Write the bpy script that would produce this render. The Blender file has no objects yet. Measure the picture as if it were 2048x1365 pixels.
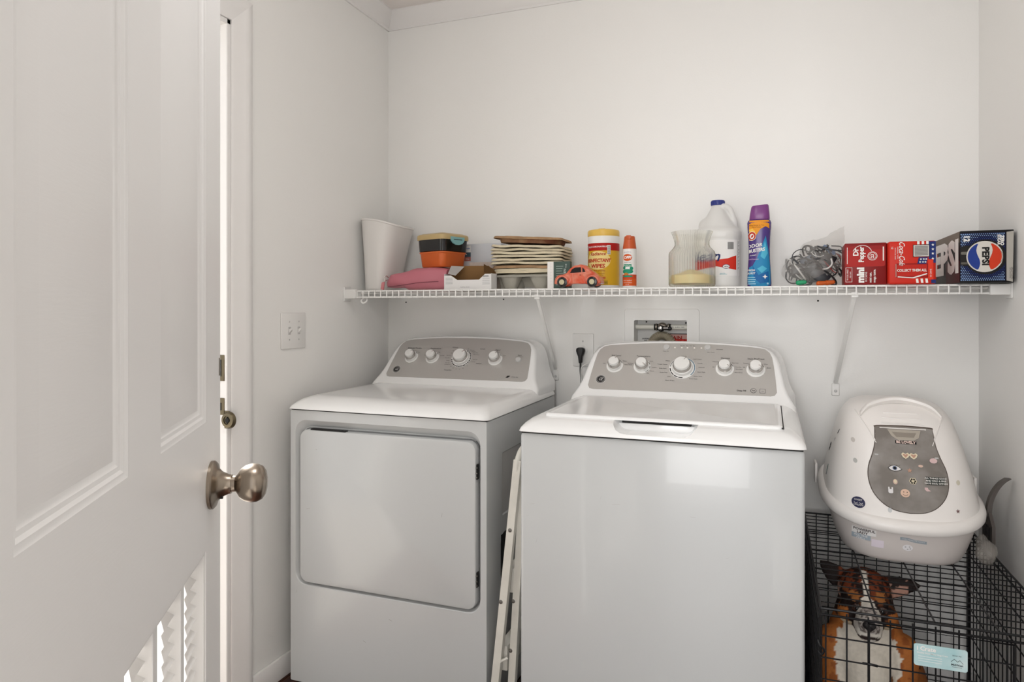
import bpy, bmesh, math, random
from mathutils import Vector, Matrix, noise
from mathutils.bvhtree import BVHTree
random.seed(7)
PI = math.pi
scene = bpy.context.scene
C = scene.collection

# ---------------------------------------------------------------- camera, world, lights, exposure
cd = bpy.data.cameras.new('camera'); cam = bpy.data.objects.new('camera', cd); C.objects.link(cam)
cam.location = (0, 0, 1.21)
cam.rotation_euler = (PI/2, 0, math.radians(20.7))
cd.sensor_width = 36.0; cd.lens = 36.0*1366/2048; cd.shift_y = -65.5/2048; cd.clip_start = 0.02
scene.camera = cam
scene.view_settings.view_transform = 'Standard'; scene.view_settings.look = 'None'
scene.view_settings.gamma = 1.0; scene.view_settings.use_curve_mapping = False
scene.view_settings.exposure = 0.26
world = bpy.data.worlds.new('world'); scene.world = world; world.use_nodes = True
wb = world.node_tree.nodes['Background']
wb.inputs[0].default_value = (0.98, 0.985, 1.0, 1); wb.inputs[1].default_value = 1.05

def area(name, loc, target, sx, sy, watts, col=(1, 1, 1), shape='RECTANGLE'):
    l = bpy.data.lights.new(name, 'AREA'); l.shape = shape; l.size = sx; l.size_y = sy
    l.energy = watts; l.color = col
    o = bpy.data.objects.new(name, l); C.objects.link(o); o.location = loc
    o.rotation_euler = (Vector(target)-Vector(loc)).to_track_quat('-Z', 'Y').to_euler()
    return o
pl_ = bpy.data.lights.new('ceiling_lamp_light', 'POINT'); pl_.energy = 8.6; pl_.shadow_soft_size = 0.11; pl_.color = (0.985, 0.995, 1.0)
po_ = bpy.data.objects.new('ceiling_lamp_light', pl_); C.objects.link(po_); po_.location = (-0.48, 0.85, 2.20)
area('hall_fill', (-0.2, -3.2, 1.5), (-0.05, 2.0, 1.0), 1.8, 1.8, 66, (1.0, 0.99, 0.985))  # big soft fill added in the unseen hall behind the camera
sl = bpy.data.lights.new('sun', 'SUN'); sl.energy = 14.0; sl.angle = math.radians(0.6); sl.color = (1.0, 0.97, 0.92)
so = bpy.data.objects.new('sun', sl); C.objects.link(so); so.location = (-4, 0, 4)
so.rotation_euler = Vector((0.75, -0.50, -0.55)).to_track_quat('-Z', 'Y').to_euler()

# ---------------------------------------------------------------- materials
def lin(c):
    return tuple((v/12.92 if v <= 0.04045 else ((v+0.055)/1.055)**2.4) for v in (x/255.0 for x in c)) + (1.0,)
MC = {}
def mat(name, rgb, rough=0.5, metal=0.0, bump=0.0, bscale=40, var=0.0, vscale=8, spec=0.5, coat=0.0, trans=0.0, ior=1.45, alpha=1.0, stretch=None, rgb2=None, sss=0.0):
    if name in MC: return MC[name]
    m = bpy.data.materials.new(name); m.use_nodes = True; MC[name] = m
    nt = m.node_tree; b = nt.nodes['Principled BSDF']
    b.inputs['Base Color'].default_value = lin(rgb)
    b.inputs['Roughness'].default_value = rough; b.inputs['Metallic'].default_value = metal
    b.inputs['Specular IOR Level'].default_value = spec; b.inputs['Coat Weight'].default_value = coat
    b.inputs['Transmission Weight'].default_value = trans; b.inputs['IOR'].default_value = ior
    b.inputs['Alpha'].default_value = alpha
    if sss: b.inputs['Subsurface Weight'].default_value = sss; b.inputs['Subsurface Scale'].default_value = 0.01
    tc = nt.nodes.new('ShaderNodeTexCoord'); mp = nt.nodes.new('ShaderNodeMapping')
    nt.links.new(tc.outputs['Object'], mp.inputs[0])
    if stretch: mp.inputs['Scale'].default_value = stretch
    if var > 0 or rgb2:
        n = nt.nodes.new('ShaderNodeTexNoise'); n.inputs['Scale'].default_value = vscale; n.inputs['Detail'].default_value = 6
        nt.links.new(mp.outputs[0], n.inputs[0])
        r = nt.nodes.new('ShaderNodeValToRGB'); nt.links.new(n.outputs[0], r.inputs[0])
        c = lin(rgb); c2 = lin(rgb2) if rgb2 else tuple(max(0, v*(1-var)) for v in c[:3])+(1,)
        r.color_ramp.elements[0].color = c2; r.color_ramp.elements[1].color = c
        r.color_ramp.elements[0].position = 0.38; r.color_ramp.elements[1].position = 0.62
        nt.links.new(r.outputs[0], b.inputs['Base Color'])
    if bump > 0:
        n = nt.nodes.new('ShaderNodeTexNoise'); n.inputs['Scale'].default_value = bscale; n.inputs['Detail'].default_value = 4
        nt.links.new(mp.outputs[0], n.inputs[0])
        bp = nt.nodes.new('ShaderNodeBump'); bp.inputs['Strength'].default_value = bump; bp.inputs['Distance'].default_value = 0.002
        nt.links.new(n.outputs[0], bp.inputs['Height']); nt.links.new(bp.outputs[0], b.inputs['Normal'])
    return m
WALL = mat('wall_paint', (241, 240, 237), 0.55, bump=0.12, bscale=180, var=0.012, vscale=1.5)
CEIL = mat('ceiling_paint', (240, 234, 230), 0.7, bump=0.1, bscale=120)
TRIM = mat('trim_paint', (234, 232, 230), 0.35, bump=0.05, bscale=60)
DOOR = mat('door_paint', (240, 238, 236), 0.38, bump=0.05, bscale=22, stretch=(2.0, 1, 16))
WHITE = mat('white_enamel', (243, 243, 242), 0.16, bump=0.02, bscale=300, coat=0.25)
WPLA = mat('white_plastic', (232, 231, 228), 0.3, bump=0.02, bscale=200)
WIRE = mat('white_vinyl', (236, 235, 232), 0.35, bump=0.02)
STEEL = mat('brushed_silver', (188, 185, 181), 0.38, metal=0.35, bump=0.06, bscale=30, stretch=(1, 60, 60))
CHROME = mat('chrome', (215, 213, 210), 0.1, metal=1.0, bump=0.01)
NICK = mat('satin_nickel', (158, 146, 132), 0.27, metal=1.0, bump=0.05, bscale=40, stretch=(1, 30, 1))
DKMET = mat('aged_brass', (112, 102, 82), 0.35, metal=0.9, bump=0.15)
GREYP = mat('light_grey_plastic', (196, 195, 193), 0.35)
BLK = mat('black_ink', (26, 24, 24), 0.5)
GAP = mat('dark_gap', (30, 29, 28), 0.8)
RIVET = mat('rivet_metal', (120, 118, 114), 0.4, metal=0.8)
def ink(rgb, rough=0.45): return mat('ink_%d_%d_%d' % rgb, rgb, rough, spec=0.2)

# ---------------------------------------------------------------- mesh helpers
def obj(name, bm, mats, parent=None, smooth=40, loc=None):
    bm.normal_update()
    if smooth:
        ang = math.radians(smooth)
        for f in bm.faces: f.smooth = True
        for e in bm.edges:
            if len(e.link_faces) == 2:
                try: e.smooth = e.calc_face_angle(0) < ang
                except Exception: e.smooth = True
            else: e.smooth = False
    me = bpy.data.meshes.new(name); bm.to_mesh(me); bm.free()
    if not isinstance(mats, (list, tuple)): mats = [mats]
    for m in mats: me.materials.append(m)
    o = bpy.data.objects.new(name, me); C.objects.link(o)
    if parent: o.parent = parent
    if loc: o.location = loc
    return o
def thing(name, label, cat, loc=(0, 0, 0), rotz=0, group=None):
    o = bpy.data.objects.new(name, None); C.objects.link(o); o.location = loc; o.rotation_euler = (0, 0, rotz)
    o.empty_display_size = 0.05
    return tag(o, label, cat, group)
def tag(o, label, cat, group=None):
    o['label'] = label; o['category'] = cat
    if group: o['group'] = group
    return o
def struct(name, bm, m, parent=None, smooth=30, label=None, cat=None):
    o = obj(name, bm, m, parent, smooth); o['kind'] = 'structure'
    if label: o['label'] = label; o['category'] = cat
    return o
def NB(): return bmesh.new()
def box(bm, x0, x1, y0, y1, z0, z1, r=0.0, seg=2, mi=0):
    t = bmesh.new(); bmesh.ops.create_cube(t, size=1)
    for v in t.verts: v.co = Vector(((x0+x1)/2+v.co.x*(x1-x0), (y0+y1)/2+v.co.y*(y1-y0), (z0+z1)/2+v.co.z*(z1-z0)))
    if r > 0: bmesh.ops.bevel(t, geom=list(t.edges)+list(t.verts), offset=min(r, 0.49*min(abs(x1-x0), abs(y1-y0), abs(z1-z0))), segments=seg, affect='EDGES', profile=0.5)
    merge(bm, t, mi=mi)
def merge(bm, t, M=None, mi=None):
    if M is not None: bmesh.ops.transform(t, matrix=M, verts=t.verts)
    mp = {}
    for v in t.verts: mp[v] = bm.verts.new(v.co)
    for f in t.faces:
        try:
            g = bm.faces.new([mp[v] for v in f.verts]); g.material_index = f.material_index if mi is None else mi
            g.smooth = f.smooth
        except ValueError: pass
    t.free()
def loft(bm, rings, cap0=True, cap1=True, closed=True, mi=0):
    R = [[bm.verts.new(p) for p in r] for r in rings]
    n = len(R[0])
    for a, b in zip(R[:-1], R[1:]):
        for i in range(n if closed else n-1):
            j = (i+1) % n
            try: f = bm.faces.new((a[i], a[j], b[j], b[i])); f.material_index = mi
            except ValueError: pass
    if cap0: f = bm.faces.new(list(reversed(R[0]))); f.material_index = mi
    if cap1: f = bm.faces.new(R[-1]); f.material_index = mi
    return R
def rr(x0, x1, y0, y1, r, z, n=6, zf=None):
    """rounded rectangle ring in plan"""
    r = min(r, 0.499*(x1-x0), 0.499*(y1-y0)); out = []
    for cx, cy, a0 in ((x1-r, y1-r, 0), (x0+r, y1-r, 90), (x0+r, y0+r, 180), (x1-r, y0+r, 270)):
        for k in range(n+1):
            a = math.radians(a0+90*k/n); x = cx+r*math.cos(a); y = cy+r*math.sin(a)
            out.append(Vector((x, y, z if zf is None else z+zf(x, y))))
    return out
def rr2(x0, x1, y0, y1, r, n=5):
    return [(p.x, p.y) for p in rr(x0, x1, y0, y1, r, 0, n)]
def sup(cx, cy, rx, ry, e, z, n=40, zf=None):
    out = []
    for k in range(n):
        a = 2*PI*k/n; c, s = math.cos(a), math.sin(a)
        x = cx+rx*math.copysign(abs(c)**(2/e), c); y = cy+ry*math.copysign(abs(s)**(2/e), s)
        out.append(Vector((x, y, z if zf is None else z+zf(x, y))))
    return out
def lathe(bm, prof, cx=0, cy=0, cz=0, n=32, cap0=True, cap1=True, mi=0, M=None):
    t = bmesh.new()
    loft(t, [[Vector((max(r, 1e-5)*math.cos(2*PI*k/n), max(r, 1e-5)*math.sin(2*PI*k/n), z)) for k in range(n)] for r, z in prof], cap0, cap1, mi=mi)
    merge(bm, t, (M if M is not None else Matrix.Translation((cx, cy, cz))))
def tube(bm, pts, r, n=8, closed=False, mi=0, rs=None):
    pts = [Vector(p) for p in pts]; m = len(pts); rings = []; up = None
    for i, p in enumerate(pts):
        if closed: d = pts[(i+1) % m]-pts[i-1]
        else: d = pts[min(i+1, m-1)]-pts[max(i-1, 0)]
        d.normalize()
        if up is None:
            up = Vector((0, 0, 1)) if abs(d.z) < 0.9 else Vector((1, 0, 0))
        up = (up-d*up.dot(d)).normalized(); s = d.cross(up)
        q = rs[i] if rs else r
        rings.append([p+(up*math.cos(2*PI*k/n)+s*math.sin(2*PI*k/n))*q for k in range(n)])
    if closed: rings.append(rings[0]); loft(bm, rings, False, False, mi=mi)
    else: loft(bm, rings, mi=mi)
def prism(bm, pts2, f0, f1, mi=0):
    """outline pts2 mapped by f0 (front) and f1 (back) to 3D, closed solid"""
    loft(bm, [[f0(x, y) for x, y in pts2], [f1(x, y) for x, y in pts2]], mi=mi)
def fixn(bm): bmesh.ops.recalc_face_normals(bm, faces=bm.faces)
def smoothpts(P, k=8, closed=False):
    P = [Vector(p) for p in P]; out = []; n = len(P)
    for i in range(n if closed else n-1):
        g = lambda j: P[j % n] if closed else P[max(0, min(n-1, j))]
        a, b, c, d = g(i-1), g(i), g(i+1), g(i+2)
        for q in range(k):
            t = q/k
            out.append(0.5*((2*b)+(c-a)*t+(2*a-5*b+4*c-d)*t*t+(3*b-a-3*c+d)*t**3))
    if not closed: out.append(P[-1])
    return out
def ellip(bm, c, r, rot=None, u=16, v=10):
    t = bmesh.new(); bmesh.ops.create_uvsphere(t, u_segments=u, v_segments=v, radius=1)
    M = Matrix.Translation(c) @ (rot.to_4x4() if rot is not None else Matrix.Identity(4)) @ Matrix.Diagonal((r[0], r[1], r[2], 1))
    merge(bm, t, M)
def capsule(bm, a, b, ra, rb, n=14):
    a = Vector(a); b = Vector(b); k = 8
    tube(bm, [a.lerp(b, i/k) for i in range(k+1)], 0, n, rs=[ra+(rb-ra)*i/k for i in range(k+1)])
    ellip(bm, a, (ra,)*3); ellip(bm, b, (rb,)*3)
def remesh(bm, voxel, smooth_it=3, noise_amp=0, noise_scale=30, decim=None):
    """fuse overlapping solids of bm to one continuous skin; returns a new bmesh"""
    me = bpy.data.meshes.new('tmp'); bm.to_mesh(me); bm.free()
    o = bpy.data.objects.new('tmp', me); C.objects.link(o)
    m = o.modifiers.new('r', 'REMESH'); m.mode = 'VOXEL'; m.voxel_size = voxel
    s = o.modifiers.new('s', 'SMOOTH'); s.iterations = smooth_it; s.factor = 0.5
    dg = bpy.context.evaluated_depsgraph_get(); e = o.evaluated_get(dg); me2 = bpy.data.meshes.new_from_object(e)
    out = bmesh.new(); out.from_mesh(me2)
    bpy.data.objects.remove(o); bpy.data.meshes.remove(me); bpy.data.meshes.remove(me2)
    if noise_amp:
        out.normal_update()
        for v in out.verts: v.co += v.normal*noise_amp*noise.noise(v.co*noise_scale)
    return out
def boolean(bm, cutter):
    me = bpy.data.meshes.new('a'); bm.to_mesh(me); bm.free(); mc = bpy.data.meshes.new('b'); cutter.to_mesh(mc); cutter.free()
    a = bpy.data.objects.new('a', me); c = bpy.data.objects.new('b', mc); C.objects.link(a); C.objects.link(c)
    m = a.modifiers.new('x', 'BOOLEAN'); m.object = c; m.operation = 'DIFFERENCE'; m.solver = 'EXACT'
    dg = bpy.context.evaluated_depsgraph_get(); me2 = bpy.data.meshes.new_from_object(a.evaluated_get(dg))
    out = bmesh.new(); out.from_mesh(me2)
    for o in (a, c): bpy.data.objects.remove(o)
    for x in (me, mc, me2): bpy.data.meshes.remove(x)
    return out

# ---------------------------------------------------------------- flat print (lettering, marks)
class Print:
    def __init__(s): s.bm = bmesh.new(); s.mats = []; s.lay = s.bm.verts.layers.float.new('off')
    def mi(s, m):
        if m not in s.mats: s.mats.append(m)
        return s.mats.index(m)
    def poly(s, m, pts, L=1):
        vs = [s.bm.verts.new((x, y, 0)) for x, y in pts]
        for v in vs: v[s.lay] = L
        f = s.bm.faces.new(vs); f.material_index = s.mi(m)
    def rect(s, m, x0, y0, x1, y1, L=1, r=0):
        s.poly(m, rr2(x0, x1, y0, y1, r) if r else [(x0, y0), (x1, y0), (x1, y1), (x0, y1)], L)
    def disc(s, m, x, y, rx, ry=None, L=1, n=20, a0=0, a1=360):
        ry = ry or rx; P = [(x+rx*math.cos(math.radians(a0+(a1-a0)*k/n)), y+ry*math.sin(math.radians(a0+(a1-a0)*k/n))) for k in range(n + (0 if a1-a0 == 360 else 1))]
        s.poly(m, P, L)
    def arc(s, m, x, y, r0, r1, a0, a1, L=1, n=16):
        P = lambda r, a: (x+r*math.cos(math.radians(a)), y+r*math.sin(math.radians(a)))
        for k in range(n):
            b0 = a0+(a1-a0)*k/n; b1 = a0+(a1-a0)*(k+1)/n
            s.poly(m, [P(r0, b0), P(r1, b0), P(r1, b1), P(r0, b1)], L)
    def star(s, m, x, y, r, L=1, k=5):
        P = []
        for i in range(2*k):
            a = PI/2+PI*i/k; q = r if i % 2 == 0 else r*0.42; P.append((x+q*math.cos(a), y+q*math.sin(a)))
        s.poly(m, P, L)
    def text(s, m, txt, x, y, size, L=2, rot=0, bold=0, sx=1, shear=0, align='CENTER', space=1):
        cu = bpy.data.curves.new('t', 'FONT'); cu.body = txt; cu.size = size; cu.align_x = align; cu.align_y = 'CENTER'
        cu.offset = bold*size; cu.shear = shear; cu.resolution_u = 2; cu.fill_mode = 'FRONT'; cu.space_character = space
        o = bpy.data.objects.new('t', cu); me = o.to_mesh()
        R = Matrix.Translation((x, y, 0)) @ Matrix.Rotation(math.radians(rot), 4, 'Z') @ Matrix.Diagonal((sx, 1, 1, 1))
        vs = [s.bm.verts.new(R @ v.co) for v in me.vertices]
        for v in vs: v[s.lay] = L
        k = s.mi(m)
        for p in me.polygons:
            try: f = s.bm.faces.new([vs[i] for i in p.vertices]); f.material_index = k
            except ValueError: pass
        o.to_mesh_clear(); bpy.data.objects.remove(o); bpy.data.curves.remove(cu)
    def build(s, name, parent, fn, step=0, unit=0.00035):
        bm = s.bm
        if step:
            xs = [v.co.x for v in bm.verts]; ys = [v.co.y for v in bm.verts]
            for axis, vals in ((0, xs), (1, ys)):
                a, b = min(vals), max(vals); k = 1
                st = step if axis == 0 else step*2
                while a+k*st < b:
                    co = [0, 0, 0]; no = [0, 0, 0]; co[axis] = a+k*st; no[axis] = 1
                    bmesh.ops.bisect_plane(bm, geom=list(bm.verts)+list(bm.edges)+list(bm.faces), plane_co=co, plane_no=no, dist=1e-7); k += 1
        dead = []
        for v in bm.verts:
            p = fn(v.co.x, v.co.y, unit*max(v[s.lay], 1))
            if p is None: dead.append(v)
            else: v.co = p
        if dead: bmesh.ops.delete(bm, geom=dead, context='VERTS')
        bm.normal_update()
        return obj(name, bm, s.mats, parent, smooth=0)
def front(x0, y, z0):            # plane facing the camera side (-Y)
    return lambda u, v, d: Vector((x0+u, y-d, z0+v))
def plane(o, ex, ey):
    o = Vector(o); ex = Vector(ex).normalized(); ey = Vector(ey).normalized(); n = ex.cross(ey)
    return lambda u, v, d: o+ex*u+ey*v+n*d
def onto(target, o, ex, ey, back=0.15, extra=0.0002):   # project a print along its own normal on a shaped surface
    o = Vector(o); ex = Vector(ex).normalized(); ey = Vector(ey).normalized(); n = ex.cross(ey)
    bm = bmesh.new(); bm.from_mesh(target.data); T = BVHTree.FromBMesh(bm); bm.free()
    def f(u, v, d):
        p = o+ex*u+ey*v; h = T.ray_cast(p+n*back, -n)
        return None if h[0] is None else h[0]+n*(d+extra)
    return f
# ================================================================ THE ROOM
XL, XR, YB, YF, ZC = -1.5, 0.607, 2.5, 0.2, 2.44
# floor of dark boards
bm = NB(); box(bm, XL-0.12, XR+0.12, -0.9, YB+0.12, -0.12, -0.014)
floor = struct('floor', bm, mat('subfloor', (60, 45, 38), 0.8))
PL = mat('dark_wood_board', (92, 56, 40), 0.35, bump=0.15, bscale=20, stretch=(6, 0.6, 1), rgb2=(48, 26, 20), vscale=7)
bm = NB(); box(bm, 0, 0.118, 0, 1.1, -0.014, 0, 0.0015, 1); p0 = obj('floor_board', bm, PL, floor)
k = 0
for i in range(19):
    for j in range(3):
        y0 = -0.9+j*1.102-(0.37 if i % 2 else 0)
        o = p0 if k == 0 else p0.copy()
        if k: C.objects.link(o); o.parent = floor
        o.location = (XL-0.10+i*0.12, y0+(0.0 if i % 2 == 0 else 0.0), 0); k += 1
# ceiling
bm = NB(); box(bm, XL-0.12, XR+0.12, -0.9, YB+0.12, ZC, ZC+0.08); struct('ceiling', bm, CEIL)
# left wall with a doorway to the outside
DY0, DY1, DZ = 0.80, 1.60, 2.065
bm = NB(); box(bm, XL-0.12, XL, YF, DY0, 0, ZC); box(bm, XL-0.12, XL, DY1, YB+0.12, 0, ZC); box(bm, XL-0.12, XL, DY0, DY1, DZ, ZC)
struct('wall_left', bm, WALL)
# back wall with a hole for the supply box
HX0, HX1, HZ0, HZ1 = -0.467, -0.276, 1.03, 1.168
bm = NB(); box(bm, XL, HX0, YB, YB+0.12, 0, ZC); box(bm, HX1, XR, YB, YB+0.12, 0, ZC)
box(bm, HX0, HX1, YB, YB+0.12, 0, HZ0); box(bm, HX0, HX1, YB, YB+0.12, HZ1, ZC); struct('wall_back', bm, WALL)
bm = NB(); box(bm, XR, XR+0.12, -0.9, YB+0.12, 0, ZC); struct('wall_right', bm, WALL)
bm = NB(); box(bm, XL-0.12, -0.415, YF-0.12, YF, 0, ZC); box(bm, 0.36, XR, YF-0.12, YF, 0, ZC); box(bm, -0.415, 0.36, YF-0.12, YF, 2.06, ZC)
struct('wall_front', bm, WALL)
# crown moulding
def crown(name, a, b, inward):
    a = Vector(a); b = Vector(b); inw = Vector(inward); bm = NB()
    prof = [(0, -0.068), (0.006, -0.068), (0.008, -0.060), (0.018, -0.050), (0.026, -0.030), (0.040, -0.016), (0.046, -0.006), (0.046, 0), (0, 0)]
    loft(bm, [[p+inw*u+Vector((0, 0, ZC+v)) for u, v in prof] for p in (a, b)]); fixn(bm)
    struct(name, bm, TRIM)
crown('trim_1', (XL, YF, 0), (XL, YB, 0), (1, 0, 0)); crown('trim_2', (XL, YB, 0), (XR, YB, 0), (0, -1, 0)); crown('trim_3', (XR, YF, 0), (XR, YB, 0), (-1, 0, 0))
def base(name, x0, x1, y0, y1):
    bm = NB(); box(bm, x0, x1, y0, y1, 0, 0.072, 0.004, 2); struct(name, bm, TRIM)
base('baseboard_left', XL, XL+0.012, DY1+0.085, YB); base('baseboard_back', XL+0.012, XR-0.012, YB-0.012, YB); base('baseboard_right', XR-0.012, XR, YF, YB)
# casing and jamb of the doorway
bm = NB()
prof = [(0, 0), (0, 0.008), (0.012, 0.012), (0.045, 0.016), (0.055, 0.020), (0.070, 0.020), (0.078, 0.016), (0.078, 0)]
def cas(y0, sgn, z1):
    loft(bm, [[Vector((XL+v, y0+sgn*u, z if z == 0 else z1+u)) for u, v in prof] for z in (0, 1)])
cas(DY1, 1, DZ); cas(DY0, -1, DZ)
loft(bm, [[Vector((XL+v, yy+(u if k else -u), DZ+u)) for u, v in prof] for k, yy in ((0, DY0), (1, DY1))])
fixn(bm); struct('trim_4', bm, TRIM)
bm = NB(); box(bm, XL-0.12, XL+0.004, DY1-0.016, DY1, 0, DZ, 0.002, 1); box(bm, XL-0.12, XL+0.004, DY0, DY0+0.016, 0, DZ, 0.002, 1); box(bm, XL-0.12, XL+0.004, DY0, DY1, DZ-0.016, DZ, 0.002, 1)
box(bm, XL-0.085, XL-0.045, DY1-0.028, DY1-0.016, 0, DZ-0.016, 0.002, 1); box(bm, XL-0.085, XL-0.045, DY0+0.016, DY0+0.028, 0, DZ-0.016, 0.002, 1)
jamb = struct('trim_5', bm, TRIM)
for z0, z1 in ((0.995, 1.072), (0.895, 0.945)):
    bm = NB(); box(bm, XL-0.040, XL-0.004, DY1-0.0185, DY1-0.0155, z0, z1, 0.001, 1); s = obj('strike_plate', bm, DKMET, jamb)
    bm = NB(); box(bm, XL-0.030, XL-0.014, DY1-0.0192, DY1-0.018, z0+0.014, z1-0.014); obj('strike_hole', bm, GAP, s)
# small round lock by the jamb
t = thing('door_lock', 'small round aged brass lock on the doorway jamb above the door knob', 'lock', (XL+0.004, DY1-0.014, 0.882))
bm = NB(); box(bm, -0.008, 0.010, -0.004, 0.0, -0.026, 0.026, 0.001, 1); obj('plate', bm, DKMET, t)
Ry = Matrix.Translation((0.012, -0.004, 0)) @ Matrix.Rotation(PI/2, 4, 'X')
bm = NB(); lathe(bm, [(0.025, 0), (0.025, 0.004), (0.021, 0.010), (0.013, 0.011), (0.012, 0.008), (0.001, 0.008)], M=Ry); cyl = obj('cylinder', bm, DKMET, t)
bm = NB(); box(bm, 0.0105, 0.0135, -0.0155, -0.011, -0.010, 0.010, 0.0005, 1); lathe(bm, [(0.008, 0), (0.007, 0.004)], M=Matrix.Translation((0.012, -0.011, 0)) @ Matrix.Rotation(PI/2, 4, 'X')); obj('keyway', bm, GAP, cyl)
# ground outside the doorway
bm = NB(); box(bm, -4.5, XL-0.12, -1.5, 3.5, -0.16, -0.03); struct('floor_porch', bm, mat('porch_concrete', (178, 172, 164), 0.8, bump=0.3, bscale=60, var=0.12))

# ---- the panelled door in front, with a louvered vent
DW, DT = 0.714, 0.035
door_bm = NB()
PX = [(0.094, 0.305), (0.409, 0.620)]; PZ = [(1.052, 1.665), (1.735, 1.925)]
HOLE = (0.295, 0.620, 0.25, 0.873)
xs = sorted({0, DW, 0.094, 0.295, 0.305, 0.409, 0.620}); zs = sorted({0.01, 2.03, 0.25, 0.873, 1.052, 1.665, 1.735, 1.925})
def inpanel(x, z):
    for a, b in PX:
        for c, d in PZ:
            if a < x < b and c < z < d: return True
    return HOLE[0] < x < HOLE[1] and HOLE[2] < z < HOLE[3]
for side, y in ((0, 0.0), (1, DT)):
    for xa, xb in zip(xs[:-1], xs[1:]):
        for za, zb in zip(zs[:-1], zs[1:]):
            if inpanel((xa+xb)/2, (za+zb)/2): continue
            door_bm.faces.new([door_bm.verts.new(p) for p in ((xa, y, za), (xb, y, za), (xb, y, zb), (xa, y, zb))])
    s = 1 if side == 0 else -1
    for a, b in PX:
        for c, d in PZ:
            R = [[Vector((x, y+s*dep, z)) for x, z in ((a+i, c+i), (b-i, c+i), (b-i, d-i), (a+i, d-i))]
                 for i, dep in ((0, 0), (0.003, 0.0014), (0.006, 0.0018), (0.009, 0.0038), (0.013, 0.0044), (0.016, 0.0062), (0.019, 0.0068), (0.038, 0.0024), (0.041, 0.0018))]
            loft(door_bm, R, False, True)
def quad(bm, *p): bm.faces.new([bm.verts.new(q) for q in p])
for x in (0, DW): quad(door_bm, (x, 0, 0.01), (x, DT, 0.01), (x, DT, 2.03), (x, 0, 2.03))
for z in (0.01, 2.03): quad(door_bm, (0, 0, z), (DW, 0, z), (DW, DT, z), (0, DT, z))
a, b, c, d = HOLE
for x in (a, b): quad(door_bm, (x, 0, c), (x, DT, c), (x, DT, d), (x, 0, d))
for z in (c, d): quad(door_bm, (a, 0, z), (b, 0, z), (b, DT, z), (a, DT, z))
bmesh.ops.remove_doubles(door_bm, verts=door_bm.verts, dist=0.0001)
fixn(door_bm)
door = struct('door_1', door_bm, DOOR, smooth=20, label='white six panel door with a louvered vent and round satin knob, open beside the camera', cat='door')
door.location = (-0.397, 0.2135, 0); door.rotation_euler = (0, 0, math.atan2(0.842, -0.5395))
bm = NB(); box(bm, 0, 0.095, -0.0012, 0.0012, -0.0068, 0.0068); sl0 = obj('louver_slat', bm, TRIM, door)
k = 0
cols = [(0.300, 0.0), (0.4115, 0.0), (0.522, 0.0)]
for cx, _ in cols:
    for i in range(34):
        o = sl0 if k == 0 else sl0.copy()
        if k: C.objects.link(o); o.parent = door
        o.location = (cx, 0.018, 0.262+i*0.018); o.rotation_euler = (math.radians(-58), 0, 0); k += 1
for x0, x1 in ((0.395, 0.4115), (0.5065, 0.522)):
    bm = NB(); box(bm, x0, x1, 0.004, 0.031, c, d, 0.001, 1); obj('vent_mullion', bm, TRIM, door)
bm = NB(); box(bm, a, a+0.005, 0.002, 0.033, c, d); box(bm, b-0.004, b, 0.002, 0.033, c, d); box(bm, a, b, 0.002, 0.033, c, c+0.005); box(bm, a, b, 0.002, 0.033, d-0.005, d)
obj('vent_frame', bm, TRIM, door)
# knob set (axis along local -Y)
KX, KZ = DW-0.062, 0.957
Rk = Matrix.Translation((KX, 0, KZ)) @ Matrix.Rotation(PI/2, 4, 'X')
bm = NB(); lathe(bm, [(0.034, -0.0005), (0.034, 0.004), (0.031, 0.007), (0.024, 0.009), (0.018, 0.015), (0.014, 0.024), (0.0135, 0.028)], n=48, M=Rk); rose = obj('knob_rose', bm, NICK, door)
bm = NB(); lathe(bm, [(0.0135, 0.026), (0.0115, 0.028), (0.0115, 0.033), (0.015, 0.036), (0.021, 0.040), (0.0255, 0.047), (0.0275, 0.055), (0.0270, 0.063), (0.0235, 0.070), (0.017, 0.0745), (0.008, 0.0765), (0.001, 0.077)], n=48, M=Rk); obj('knob', bm, NICK, door)
bm = NB(); lathe(bm, [(0.0035, 0.0), (0.0035, 0.017)], n=12, M=Matrix.Translation((KX-0.006, 0, KZ-0.016)) @ Matrix.Rotation(PI/2, 4, 'X')); obj('screw_hole', bm, GAP, rose)
bm = NB(); box(bm, DW-0.001, DW+0.001, 0.006, 0.029, 0.93, 0.99); obj('latch_plate', bm, NICK, door)
bm = NB(); box(bm, DW-0.009, DW-0.004, -0.0005, 0.001, 1.108, 1.135, 0.0004, 1); obj('dent', bm, DKMET, door)

# ---- switch plate on the left wall
t = thing('light_switch', 'white double toggle light switch plate on the left wall', 'light switch', (XL, 1.886, 1.135))
bm = NB(); box(bm, 0, 0.006, -0.062, 0.062, -0.060, 0.060, 0.003, 2); obj('cover_plate', bm, WPLA, t)
for dy in (-0.024, 0.024):
    bm = NB(); box(bm, 0.0055, 0.0070, dy-0.006, dy+0.006, -0.013, 0.013, 0.0006, 1); sw = obj('toggle_frame', bm, GREYP, t)
    bm = NB(); loft(bm, [[Vector((0.006, dy+a, b)) for a, b in ((-0.004, -0.009), (0.004, -0.009), (0.004, 0.005), (-0.004, 0.005))], [Vector((0.017, dy+a, b+0.006)) for a, b in ((-0.003, -0.003), (0.003, -0.003), (0.003, 0.003), (-0.003, 0.003))]]); fixn(bm); obj('toggle', bm, WPLA, t)
    for dz in (-0.030, 0.030):
        bm = NB(); lathe(bm, [(0.003, 0), (0.0022, 0.0012)], n=12, M=Matrix.Translation((0.006, dy, dz)) @ Matrix.Rotation(PI/2, 4, 'Y')); s = obj('screw', bm, GREYP, t)

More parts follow.
